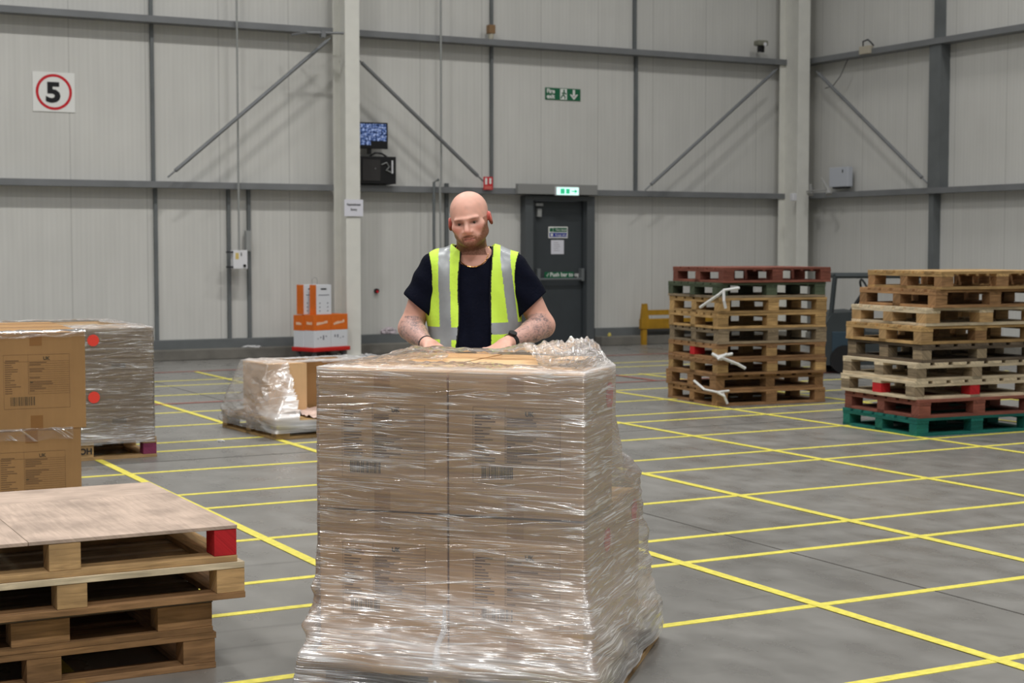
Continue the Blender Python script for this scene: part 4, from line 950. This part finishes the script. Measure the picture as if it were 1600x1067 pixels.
# ------------------------------------------------------------------ litter
def crumple(name, loc, sx, sy, sz, mat, label, seed=1, cat='litter'):
    bm = bmesh.new(); bmesh.ops.create_icosphere(bm, subdivisions=3, radius=1); r = random.Random(seed)
    for v in bm.verts:
        k = .7+.5*r.random(); v.co = V2((v.co.x*sx*k, v.co.y*sy*k, max(v.co.z, -.3)*sz*k+.3*sz))
    lo = min(v.co.z for v in bm.verts)
    for v in bm.verts: v.co.z -= lo
    me = bpy.data.meshes.new(name); bm.to_mesh(me); bm.free(); o = link(name, me, mat); o.location = loc; tag(o, label, cat); return o
CW = pbr('crumpled plastic', (200, 200, 200), .3, spec=.6, noise=.3, nscale=30)
p = at_z(575, 560); crumple('crumpled_wrap', (p.x, p.y, 0), .12, .06, .05, CW, 'crumpled white plastic on the floor just right of the cream column', 3)
p = at_y(609, 521, 20.9); crumple('crumpled_wrapper', (p.x, 20.92, .262), .13, .05, .07, pbr('pink white wrapper', (196, 184, 190), .5, noise=.5, nscale=26), 'crumpled pinkish wrapper on the wall ledge left of the worker', 4)
p = at_y(399, 548, 20.7); crumple('film_scrap', (at_y(395, 550, 20.75).x, 20.76, .141), .14, .04, .02, CW, 'scrap of clear film on the kerb left of the red trolley', 5)
p = at_y(950, 528, 20.8); crumple('yellow_scrap', (p.x, 20.76, .141), .03, .02, .04, pbr('yellow scrap', (205, 190, 100), .6), 'small yellow scrap on the kerb just right of the fire door', 6)
p = at_z(345, 690); crumple('floor_scrap', (p.x, p.y, 0), .03, .03, .012, CW, 'tiny pale scrap on the floor beside the small half-wrapped pallet', 8)

# ------------------------------------------------------------------ the worker
# figure frame: x to the worker's left (right in the picture), y away from the camera, z up; built in metres
def sdf_mesh(f, lo, hi, h, B=12):
    lo = np.array(lo, float); n = np.ceil((np.array(hi)-lo)/h).astype(int)+1
    nb = np.ceil(n/B).astype(int); n = nb*B
    G = np.empty(n, np.float32)
    for bi in range(nb[0]):
        for bj in range(nb[1]):
            cs = np.stack([np.full(nb[2], (bi+.5)*B), np.full(nb[2], (bj+.5)*B), (np.arange(nb[2])+.5)*B], 1)*h+lo
            dc = f(cs)
            sl = (slice(bi*B, bi*B+B), slice(bj*B, bj*B+B))
            near = abs(dc) < B*h*1.25+.012
            for bk in range(nb[2]):
                G[sl+(slice(bk*B, bk*B+B),)] = dc[bk]
            if near.any():
                ks = np.nonzero(near)[0]
                I, J, K = np.meshgrid(np.arange(B)+bi*B, np.arange(B)+bj*B, np.arange(B), indexing='ij')
                P = np.stack([np.broadcast_to(I[None], (len(ks), B, B, B)), np.broadcast_to(J[None], (len(ks), B, B, B)), K[None]+ks[:, None, None, None]*B], -1).reshape(-1, 3)*h+lo
                v = f(P).reshape(len(ks), B, B, B)
                for q, bk in enumerate(ks): G[sl+(slice(bk*B, bk*B+B),)] = v[q]
    S = G < 0
    # cells crossed by the surface
    c = [S[i:n[0]-1+i, j:n[1]-1+j, k:n[2]-1+k] for i in (0, 1) for j in (0, 1) for k in (0, 1)]
    anyb = np.logical_or.reduce(c); allb = np.logical_and.reduce(c); cell = anyb & ~allb
    idx = np.argwhere(cell); vid = np.full(cell.shape, -1, np.int64); vid[tuple(idx.T)] = np.arange(len(idx))
    acc = np.zeros((len(idx), 3)); cnt = np.zeros(len(idx))
    for ax in range(3):
        o1, o2 = [a for a in range(3) if a != ax]
        for u in (0, 1):
            for v in (0, 1):
                a = idx.copy(); a[:, o1] += u; a[:, o2] += v; b = a.copy(); b[:, ax] += 1
                ga = G[tuple(a.T)]; gb = G[tuple(b.T)]; m = (ga < 0) != (gb < 0)
                t = ga[m]/(ga[m]-gb[m]); p = a[m].astype(float); p[:, ax] += t; acc[m] += p; cnt[m] += 1
    V = acc/cnt[:, None]*h+lo
    F = []
    for ax in range(3):
        o1, o2 = [(1, 2), (2, 0), (0, 1)][ax]
        a = S; sh = [slice(None)]*3; s2 = [slice(None)]*3; sh[ax] = slice(0, -1); s2[ax] = slice(1, None)
        A_, B_ = S[tuple(sh)], S[tuple(s2)]; e = np.argwhere(A_ != B_)
        e = e[(e[:, o1] > 0) & (e[:, o2] > 0) & (e[:, o1] < n[o1]-1) & (e[:, o2] < n[o2]-1)]
        flip = A_[tuple(e.T)]
        q = []
        for (u, v) in ((-1, -1), (0, -1), (0, 0), (-1, 0)):
            cidx = e.copy(); cidx[:, o1] += u; cidx[:, o2] += v; q.append(vid[tuple(cidx.T)])
        q = np.stack(q, 1); q[~flip] = q[~flip][:, ::-1]; F.append(q)
    F = np.concatenate(F); F = F[(F >= 0).all(1)]
    return V, F
def sd_cone(P, a, b, ra, rb):
    a = np.array(a, float); b = np.array(b, float); d = b-a; L2 = d@d; t = np.clip(((P-a)@d)/L2, 0, 1)
    return np.linalg.norm(P-a-t[:, None]*d, axis=1)-(ra+(rb-ra)*t)
def sd_ell(P, c, r, R=None):
    q = P-np.array(c)
    if R is not None: q = q@R
    r = np.array(r, float); k0 = np.linalg.norm(q/r, axis=1); k1 = np.linalg.norm(q/(r*r), axis=1); return k0*(k0-1)/np.maximum(k1, 1e-9)
def su(a, b, k): h_ = np.clip(.5+.5*(b-a)/k, 0, 1); return b+(a-b)*h_-k*h_*(1-h_)
def ss(a, b, k): return -su(-a, b, k)      # subtract b from a
def rot(ax, deg):
    return np.array(Matrix.Rotation(math.radians(deg), 3, ax))
# skeleton
CX = -.158
SHL, SHR = np.array([-.325, .03, 1.407]), np.array([.010, .03, 1.407])     # his right / his left shoulder
ELL, ELR = np.array([-.418, .02, 1.168]), np.array([.126, .02, 1.178])
WRL, WRR = np.array([-.338, -.22, 1.116]), np.array([-.014, -.22, 1.120])
HC = np.array([-.172, -.060, 1.611])      # between the eyes' level, centre of the head
HR = rot('Y', -9) @ rot('Z', -9) @ rot('X', 9)
NK0, NK1 = (CX, .035, 1.40), (-.168, -.015, 1.545)
def hl(P): q = (P-HC)@HR; q[:, 2] /= .885; return q
def torso(P, g=0.):
    d = sd_ell(P, (CX, .03, 1.27), (.178+g, .118+g, .21+g)); d = su(d, sd_ell(P, (CX, .005, 1.06), (.170+g, .150+g, .21+g)), .06)
    d = su(d, sd_ell(P, (CX, .04, .90), (.172+g, .135+g, .16+g)), .05)
    d = su(d, sd_cone(P, SHL+[.03, 0, -.012], SHR+[-.03, 0, -.012], .062+g, .062+g), .05)
    d = su(d, sd_cone(P, (CX-.055, .045, 1.45), (CX-.155, .035, 1.42), .045+g, .034+g), .04); d = su(d, sd_cone(P, (CX+.055, .045, 1.45), (CX+.155, .035, 1.42), .045+g, .034+g), .04)
    return d
def head_local(q):
    E = sd_ell
    d = E(q, (0, .022, .040), (.077, .096, .088))
    d = su(d, E(q, (0, -.012, -.030), (.067, .078, .080)), .035)
    d = su(d, E(q, (0, -.040, -.072), (.050, .044, .040)), .030)          # jaw and chin
    d = su(d, sd_cone(q, (-.047, -.006, -.060), (0, -.062, -.090), .020, .018), .025); d = su(d, sd_cone(q, (.047, -.006, -.060), (0, -.062, -.090), .020, .018), .025)
    d = su(d, E(q, (0, -.072, -.094), (.022, .016, .016)), .02)
    for s in (-1, 1):
        d = su(d, E(q, (s*.044, -.052, -.022), (.024, .024, .022)), .02)           # cheek
        d = ss(d, E(q, (s*.031, -.092, .001), (.021, .022, .0130)), .010)          # socket
        d = su(d, sd_cone(q, (s*.010, -.0825, .0175), (s*.045, -.0695, .0175), .0052, .0042), .018)   # brow
        d = su(d, sd_cone(q, (s*.017, -.0765, .0050), (s*.043, -.0685, .0026), .0052, .0048), .004)  # upper lid
        d = su(d, sd_cone(q, (s*.018, -.0755, -.0078), (s*.042, -.068, -.0076), .0042, .0036), .005)  # lower lid
        d = su(d, sd_cone(q, (s*.017, -.084, -.040), (s*.032, -.074, -.062), .007, .006), .012)   # fold beside the mouth
    d = su(d, sd_cone(q, (0, -.080, .006), (0, -.104, -.034), .0085, .0125), .008)         # nose
    for s in (-1, 1):
        d = su(d, E(q, (s*.0135, -.093, -.039), (.0085, .0105, .0078)), .006); d = ss(d, E(q, (s*.0075, -.103, -.047), (.004, .006, .004)), .003)
    d = su(d, E(q, (0, -.079, -.064), (.026, .014, .016)), .012)
    d = su(d, sd_cone(q, (-.019, -.084, -.066), (.019, -.084, -.066), .0048, .0048), .004); d = su(d, sd_cone(q, (-.016, -.086, -.078), (.016, -.086, -.078), .0058, .0058), .004)
    d = ss(d, sd_cone(q, (-.023, -.089, -.0722), (.023, -.089, -.0722), .0022, .0022), .003)
    for s in (-1, 1):
        R = rot('Z', s*24) @ rot('X', -8)
        ear = E(q, (s*.083, .016, -.008), (.0085, .019, .032), R); ear = ss(ear, E(q, (s*.092, .010, -.005), (.006, .010, .020), R), .005)
        d = su(d, ear, .006)
    return d
def neck(P, g=0.): return sd_cone(P, NK0, NK1, .066+g, .060+g)
# hands: palm plus five fingers resting flat on the film
def hand(P, wr, tip_dir, side, z0):
    wr = np.array(wr); f = np.array(tip_dir, float); f /= np.linalg.norm(f); sd = np.cross([0, 0, 1], f)*side; sd /= np.linalg.norm(sd)
    kn = wr+f*.088+[0, 0, -.012]
    d = sd_cone(P, wr, wr+f*.03, .027, .026)
    for a in (-.027, -.009, .009, .027):
        d = su(d, sd_cone(P, wr+f*.025+sd*a*.7, kn+sd*a, .0155, .0125), .012)
    L = [.060, .068, .064, .050]
    for k, a in enumerate((-.030, -.010, .010, .030)):
        l = L[k]; b0 = kn+sd*a; m1 = b0+f*l*.5+sd*a*.20+[0, 0, .004]; m2 = b0+f*l+sd*a*.35+[0, 0, -.014]
        d = su(d, sd_cone(P, b0, m1, .0105, .0092), .006); d = su(d, sd_cone(P, m1, m2, .0092, .0078), .003)
    t0 = wr+f*.03-sd*.024; t1 = t0+f*.035-sd*.026+[0, 0, -.008]; t2 = t1+f*.032-sd*.006+[0, 0, -.006]
    d = su(d, sd_cone(P, t0, t1, .0145, .0115), .012); d = su(d, sd_cone(P, t1, t2, .0115, .0085), .004)
    return d
def arms(P, g=0.):
    d = su(sd_cone(P, SHL, ELL, .058+g, .047+g), sd_cone(P, ELL, ELL+(WRL-ELL)*.35, .048+g, .046+g), .025); d = su(d, sd_cone(P, ELL+(WRL-ELL)*.25, WRL, .046+g, .028+g), .015)
    e = su(sd_cone(P, SHR, ELR, .058+g, .047+g), sd_cone(P, ELR, ELR+(WRR-ELR)*.35, .048+g, .046+g), .025); e = su(e, sd_cone(P, ELR+(WRR-ELR)*.25, WRR, .046+g, .028+g), .015)
    return np.minimum(d, e)
def legs(P, g=0.):
    d = None
    for s in (-1, 1):
        h0 = (CX+s*.09, .05, .86); k0 = (CX+s*.11, .03, .47); a0 = (CX+s*.12, .07, .09)
        e = su(sd_cone(P, h0, k0, .088+g, .060+g), sd_cone(P, k0, a0, .058+g, .040+g), .02); e = su(e, sd_cone(P, (CX+s*.12, .07, .05), (CX+s*.14, -.10, .035), .040+g, .032+g), .02)
        d = e if d is None else np.minimum(d, e)
    return d
def body(P):
    d = torso(P); d = su(d, legs(P), .03); d = su(d, neck(P), .03); d = su(d, arms(P), .018)
    m = (P[:, 2] > 1.42) & (P[:, 2] < 1.80)
    hd = np.full(len(P), 9.)
    if m.any(): hd[m] = head_local(hl(P[m]))
    hd[~m] = np.linalg.norm(P[~m]-HC, axis=1)-.13
    d = su(d, hd, .02)
    m = P[:, 2] < 1.25
    if m.any():
        x = P[m]; v = d[m]
        v = su(v, hand(x, WRL, (.62, -.78, -.12), 1, 0), .012); v = su(v, hand(x, WRR, (-.60, -.78, -.12), -1, 0), .012); d[m] = v
    return d
WD = 6.55
wpos = FWH*WD; WK = empty('person', (wpos.x, wpos.y, 0), -YAW)
tag(WK, 'bald man with a ginger beard in a yellow hi-vis waistcoat leaning on the wrapped load', 'person')
V, F = sdf_mesh(body, (-.52, -.40, -.01), (.24, .26, 1.78), .0034)
me = bpy.data.meshes.new('body'); me.from_pydata(V.tolist(), [], F.tolist()); me.update()
# pigment: skin, beard, stubble, lips, tattoos; painted shade in sockets, mouth line, under chin
q = hl(V); inh = (V[:, 2] > 1.47)
base = np.array(lin((232, 178, 158))); col = np.tile(base, (len(V), 1))
nz = vnoise(V[:, 0]*60, V[:, 2]*60+V[:, 1]*40, 2)[:, None]; col *= (.93+.14*nz)
def blend(mask, c, k=1.): 
    m = np.clip(mask, 0, 1)[:, None]*k; col[:] = col*(1-m)+np.array(lin(c))*m
def soft(d, w_): return 1/(1+np.exp(np.clip(d/w_, -30, 30)))
g = lambda c, r: np.linalg.norm((q-np.array(c))/np.array(r), axis=1)
blend(np.exp(-g((-.046, -.065, -.028), (.022, .03, .018))**2)*inh, (206, 112, 98), .6); blend(np.exp(-g((.046, -.065, -.028), (.022, .03, .018))**2)*inh, (206, 112, 98), .5)
blend(np.exp(-g((0, -.108, -.036), (.014, .02, .014))**2)*inh, (214, 122, 108), .5)
for s in (-1, 1): blend((g((s*.084, .014, -.008), (.017, .03, .038)) < 1)*inh*1., (216, 96, 92), .75)
for s in (-1, 1): blend(np.exp(-g((s*.031, -.082, .0), (.022, .03, .0115))**2)*inh, (92, 50, 40), .9)  # shade of the deep-set eyes painted into the sockets
for s in (-1, 1): blend(np.exp(-g((s*.030, -.080, .0165), (.021, .04, .0050))**2)*inh, (122, 76, 52), .85)
fz = vnoise(q[:, 0]*300, q[:, 2]*300+q[:, 1]*200, 4)
side = np.clip((q[:, 1]+.005)/.02, 0, 1)
ax_ = np.abs(q[:, 0]); bl = np.where(ax_ < .034, -.083+.012*np.clip((ax_-.018)/.016, 0, 1), -.071+.055*np.clip((ax_-.034)/.034, 0, 1)**1.6); beard = soft(q[:, 2]-bl, .0045)*inh*(q[:, 1] < .05)*(q[:, 2] > -.14)
beard = np.maximum(beard, soft(np.abs(np.abs(q[:, 0])-.064)-.010, .006)*(q[:, 2] < .01)*(q[:, 2] > -.08)*inh*(q[:, 1] > -.045)*(q[:, 1] < .006)*.9)
must = np.exp(-(np.maximum(g((0, -.09, -.060), (.027, .05, .0070)), .6)-.6)**2*6)*inh*(q[:, 1] < -.05)
for s_ in (-1, 1): must = np.maximum(must, np.exp(-g((s_*.027, -.08, -.074), (.0055, .05, .016))**2)*inh*(q[:, 1] < -.04))
bd_ = np.clip(np.maximum(beard, must), 0, 1)*(.65+.5*fz)
blend(bd_*1.25, (122, 74, 46), .9)
under = inh*soft(-( -.098-q[:, 2]), .006)*(q[:, 1] < .02); blend(under*(.7+.4*fz), (92, 56, 36), .8)  # beard and neck darkened below the chin, shade painted in
st = soft(-(q[:, 1]-.028), .012)*inh*soft(q[:, 2]-.062, .012)*(q[:, 2] > -.07)*(np.abs(q[:, 0]) < .079); blend(st*(.6+.5*fz), (128, 100, 84), .62)
lipm = ((np.abs(q[:, 0]) < .022) & (q[:, 1] < -.075) & (np.abs(q[:, 2]+.0735) < .0085))*1.; blend(lipm, (176, 96, 84), .6)
blend(((np.abs(q[:, 0]) < .022) & (q[:, 1] < -.07) & (np.abs(q[:, 2]+.0722) < .0022))*1., (86, 42, 36), .7)  # dark line between the lips, crease shade painted in
# tattooed forearms
for el, wr, sd_ in ((ELL, WRL, 1), (ELR, WRR, 2)):
    d_ = wr-el; L_ = np.linalg.norm(d_); t_ = ((V-el)@d_)/L_**2; rr_ = np.linalg.norm(V-el-np.clip(t_, 0, 1)[:, None]*d_, axis=1)
    onarm = (t_ > -.12) & (t_ < .98) & (rr_ < .062) & (V[:, 2] < 1.26)
    ang_ = np.arctan2(V[:, 2]-(el[2]+t_*d_[2]), V[:, 0]-(el[0]+t_*d_[0]))
    a_ = vnoise(t_*L_*70+3*vnoise(ang_*3, t_*8, 5), ang_*4.5, 11+sd_); b_ = vnoise(t_*L_*150, ang_*9+4, 21+sd_)
    lines_ = np.clip(1-np.abs(a_-.5)/.11, 0, 1); shade_ = np.clip((b_-.42)*3, 0, 1)*np.clip((vnoise(t_*7, ang_*1.6, 31+sd_)-.38)*4, 0, 1)
    blend(onarm*np.clip(lines_*.75+shade_*.8, 0, 1)*soft(np.abs(t_-.5)-.46, .02), (66, 64, 74), .85)
    blend(onarm*soft(np.abs(t_-.5)-.44, .03), (150, 136, 138), .42 if sd_ == 1 else .34)
dtat = np.linalg.norm(V-(ELR+np.array([-.005, -.042, .005])), axis=1); blend((dtat < .012)*1., (40, 48, 52), .85)
ca = me.color_attributes.new('pigment_and_shade', 'FLOAT_COLOR', 'POINT'); ca.data.foreach_set('color', np.concatenate([np.clip(col, 0, 1), np.ones((len(V), 1))], 1).reshape(-1))
m, nt, out = newmat('skin'); L = nt.links
p = N(nt, 'ShaderNodeBsdfPrincipled'); L.new(p.outputs[0], out.inputs[0]); a_ = N(nt, 'ShaderNodeAttribute'); a_.attribute_name = 'pigment_and_shade'; L.new(a_.outputs['Color'], p.inputs['Base Color'])
p.inputs['Roughness'].default_value = .48; p.inputs['Specular IOR Level'].default_value = .4; p.inputs['Subsurface Weight'].default_value = .12; p.inputs['Subsurface Radius'].default_value = (.012, .005, .003); p.inputs['Subsurface Scale'].default_value = .6
tc = N(nt, 'ShaderNodeTexCoord'); nn = N(nt, 'ShaderNodeTexNoise'); nn.inputs['Scale'].default_value = 260; L.new(tc.outputs['Object'], nn.inputs['Vector']); bb = N(nt, 'ShaderNodeBump'); bb.inputs['Strength'].default_value = .12; bb.inputs['Distance'].default_value = .002; L.new(nn.outputs[0], bb.inputs['Height']); L.new(bb.outputs[0], p.inputs['Normal'])
SKIN = m
bo = link('body', me, SKIN, WK, None, 0, True)
sm_ = bo.modifiers.new('soften', 'SMOOTH'); sm_.factor = .5; sm_.iterations = 2
# eyes
EYEW = pbr('eye white', (150, 128, 118), .3, spec=.4); IRIS = pbr('iris', (46, 42, 38), .2); 
for s in (-1, 1):
    c = np.array([s*.031, -.0655, .0]); wq = HC+HR@c
    eo = part('eye', MB().disc((0, 0, 0), (0, 0, 1), .001, .001, 6), EYEW, WK)
    bm = bmesh.new(); bmesh.ops.create_uvsphere(bm, u_segments=20, v_segments=12, radius=.0115); bm.to_mesh(eo.data); bm.free(); eo.location = wq
    eo.data.materials.clear(); eo.data.materials.append(EYEW)
    dv = V2(tuple(HR@np.array([0, -1, -.12]))); ir = part('iris', MB().disc((0, 0, 0), tuple(dv), .0052, .0006, 16), IRIS, eo); ir.location = dv*.0112
# clothing
def cloth(name, f, lo, hi, mats, h=.004, mi=None, smooth_it=3, label=None):
    V, F = sdf_mesh(f, lo, hi, h); me = bpy.data.meshes.new(name); me.from_pydata(V.tolist(), [], F.tolist()); me.update()
    o = link(name, me, mats, WK, None, 0, True)
    if mi is not None:
        cen = V[F].mean(1); me.polygons.foreach_set('material_index', mi(cen).astype(int))
    s_ = o.modifiers.new('soften', 'SMOOTH'); s_.factor = .5; s_.iterations = smooth_it
    if label: o['label'] = label
    return o
def folds(P, k=1.):
    return k*(.0045*np.sin(P[:, 2]*34+P[:, 0]*26+3*np.sin(P[:, 0]*13))*np.clip((1.36-P[:, 2])*5, 0, 1)+.003*np.sin(P[:, 0]*70+P[:, 2]*18))
def shirt(P):
    d = torso(P, .012)+folds(P)
    for S_, E_, sg in ((SHL, ELL, -1), (SHR, ELR, 1)):
        ax = (E_-S_)/np.linalg.norm(E_-S_); end = S_+ax*.158+np.array([sg*.006, 0, 0])
        sl = sd_cone(P, S_+[-sg*.01, 0, .002], S_+ax*.20, .070, .083)+.003*np.sin(P[:, 2]*60+P[:, 0]*40)
        nrm = ax*.80+np.array([sg*.45, 0, -.15]); nrm /= np.linalg.norm(nrm)
        sl = np.maximum(sl, (P-end)@nrm); sl = np.maximum(sl, -(sd_cone(P, S_+ax*.10, S_+ax*.24, .052, .078)))
        d = su(d, sl, .02)
    d = np.maximum(d, -(sd_cone(P, (CX-.002, .035, 1.42), (CX-.008, -.04, 1.56), .074, .088)))
    d = np.maximum(d, -(sd_ell(P, (CX-.002, -.075, 1.46), (.075, .06, .040))))
    d = np.maximum(d, .80-P[:, 2])
    return d
NAVY = pbr('navy cotton', (13, 16, 30), .9, spec=.1, noise=.15, nscale=20, bump=.25, bscale=90)
cloth('t_shirt', shirt, (-.52, -.26, .78), (.22, .26, 1.50), NAVY)
def vest_o(P):
    z = P[:, 2]
    # opening in front widens slightly downwards
    xl = CX-.052-.010*np.clip((1.40-z)/.4, 0, 1)+.004*np.sin(z*22); xr = CX+.072-.006*np.clip((1.46-z)/.4, 0, 1)+.003*np.sin(z*17+1)
    return xl, xr
def vest(P):
    d = torso(P, .024)+folds(P, .8)
    inner = torso(P, .016)+folds(P, .8)
    d = np.maximum(d, -inner)
    xl, xr = vest_o(P); opening = np.maximum(np.maximum(xl-P[:, 0], P[:, 0]-xr), P[:, 1]-.035)
    d = np.maximum(d, -opening)
    d = np.maximum(d, -sd_cone(P, (CX-.002, .05, 1.40), (CX, .02, 1.60), .080, .092))
    # armholes
    for S_, sg in ((SHL, -1), (SHR, 1)):
        d = np.maximum(d, -(sd_ell(P, S_+[sg*.062, 0, -.03], (.068, .15, .125))))
        d = np.maximum(d, (P[:, 0]-(SHR[0]+.012)) if sg > 0 else ((SHL[0]-.012)-P[:, 0])) if False else d
    d = np.maximum(d, .84-P[:, 2]); return d
def vest_mi(c):
    x, y, z = c.T; m = np.zeros(len(c), int)
    front = y < .06
    # over-shoulder reflective stripes
    l0 = CX-.143+.010*np.clip((1.42-z)/.3, 0, 1); r0 = CX+.112+.040*np.clip((1.44-z)/.32, 0, 1)
    m[(x > l0) & (x < l0+.047)] = 1; m[(x > r0) & (x < r0+.040)] = 1
    m[(z < 1.178) & (z > 1.128) & (x < CX)] = 1; m[(z < 1.196) & (z > 1.150) & (x >= CX)] = 1
    xl, xr = vest_o(c); m[(np.abs(x-xl) < .006) & (y < .03)] = 2; m[(np.abs(x-xr) < .006) & (y < .03)] = 2
    for S_, sg in ((SHL, -1), (SHR, 1)): m[np.abs(sd_ell(c, S_+[sg*.062, 0, -.03], (.068, .15, .125))) < .005] = 2
    return m
HIV = pbr('hi-vis yellow', (212, 250, 84), .6, spec=.3, noise=.06, nscale=12, bump=.15, bscale=80); REFL = pbr('reflective tape', (158, 162, 164), .35, .15, noise=.06, nscale=40); TRIMB = pbr('black binding', (24, 26, 26), .8)
cloth('waistcoat', vest, (-.42, -.26, .82), (.12, .26, 1.52), [HIV, REFL, TRIMB], .0036, vest_mi, 2, 'open yellow hi-vis waistcoat with grey reflective bands')
def trousers(P): return np.maximum(su(legs(P, .016), sd_ell(P, (CX, .04, .90), (.182, .145, .15)), .04)+folds(P, .6), np.maximum(P[:, 2]-.96, .07-P[:, 2]))
cloth('trousers', trousers, (-.42, -.2, .05), (.12, .26, 1.0), pbr('dark work trousers', (38, 40, 46), .85), .006)
def shoe(P):
    d = 9.
    for s in (-1, 1): d = np.minimum(d, np.maximum(sd_cone(P, (CX+s*.12, .075, .05), (CX+s*.14, -.12, .040), .055, .047), np.maximum(-P[:, 2], P[:, 2]-.11)))
    return d
cloth('shoes', shoe, (-.42, -.22, -.02), (.12, .2, .14), pbr('black leather', (26, 24, 24), .5), .005)
# gold chain, watch and wristband
GOLD = pbr('gold chain', (214, 158, 92), .25, .9)
ch_ = MB(); pts = []
for k in range(31):
    t = k/30; a = math.pi*(t*1.0); x = CX-.002-.066*math.cos(a); z = 1.503-.082*math.sin(a)**.75
    P_ = np.array([[x, -.2, z]]); y = -.2
    for _ in range(80):
        P_[0, 1] = y; dd = float(np.minimum(shirt(P_), np.minimum(torso(P_), neck(P_)))[0])
        if dd < .003: break
        y += max(dd*.6, .0008)
        if y > .05: break
    pts.append((x, y, z))
for k in range(1, 30): pts[k] = (pts[k][0], min((pts[k-1][1]+pts[k][1]+pts[k+1][1])/3, pts[k][1]), pts[k][2])
ch_.tube(pts, [.0026 if k % 2 else .0019 for k in range(31)], 8); part('gold_chain', ch_, GOLD, WK)
def band(name, el, wr, t, r, wd, mat, label=None):
    d_ = V2(tuple(wr-el)); c = V2(tuple(el))+d_*t; ax = d_.normalized()
    mb = MB(); mb.tube([c-ax*wd/2, c-ax*wd*.4, c+ax*wd*.4, c+ax*wd/2], [r*.96, r, r, r*.96], 28); o = part(name, mb, mat, WK, smooth=False)
    if label: o['label'] = label
    return c, ax, o
band('wristband', ELL, WRL, .97, .0325, .010, INK, 'thin dark wristband')
c_, ax_, o_ = band('wristwatch', ELR, WRR, .93, .0335, .024, DARK, 'black wristwatch')
part('watch_face', MB().disc(tuple(c_+V2((.006, -.012, .030))), (.25, -.4, .9), .017, .010, 20), DARK, o_)
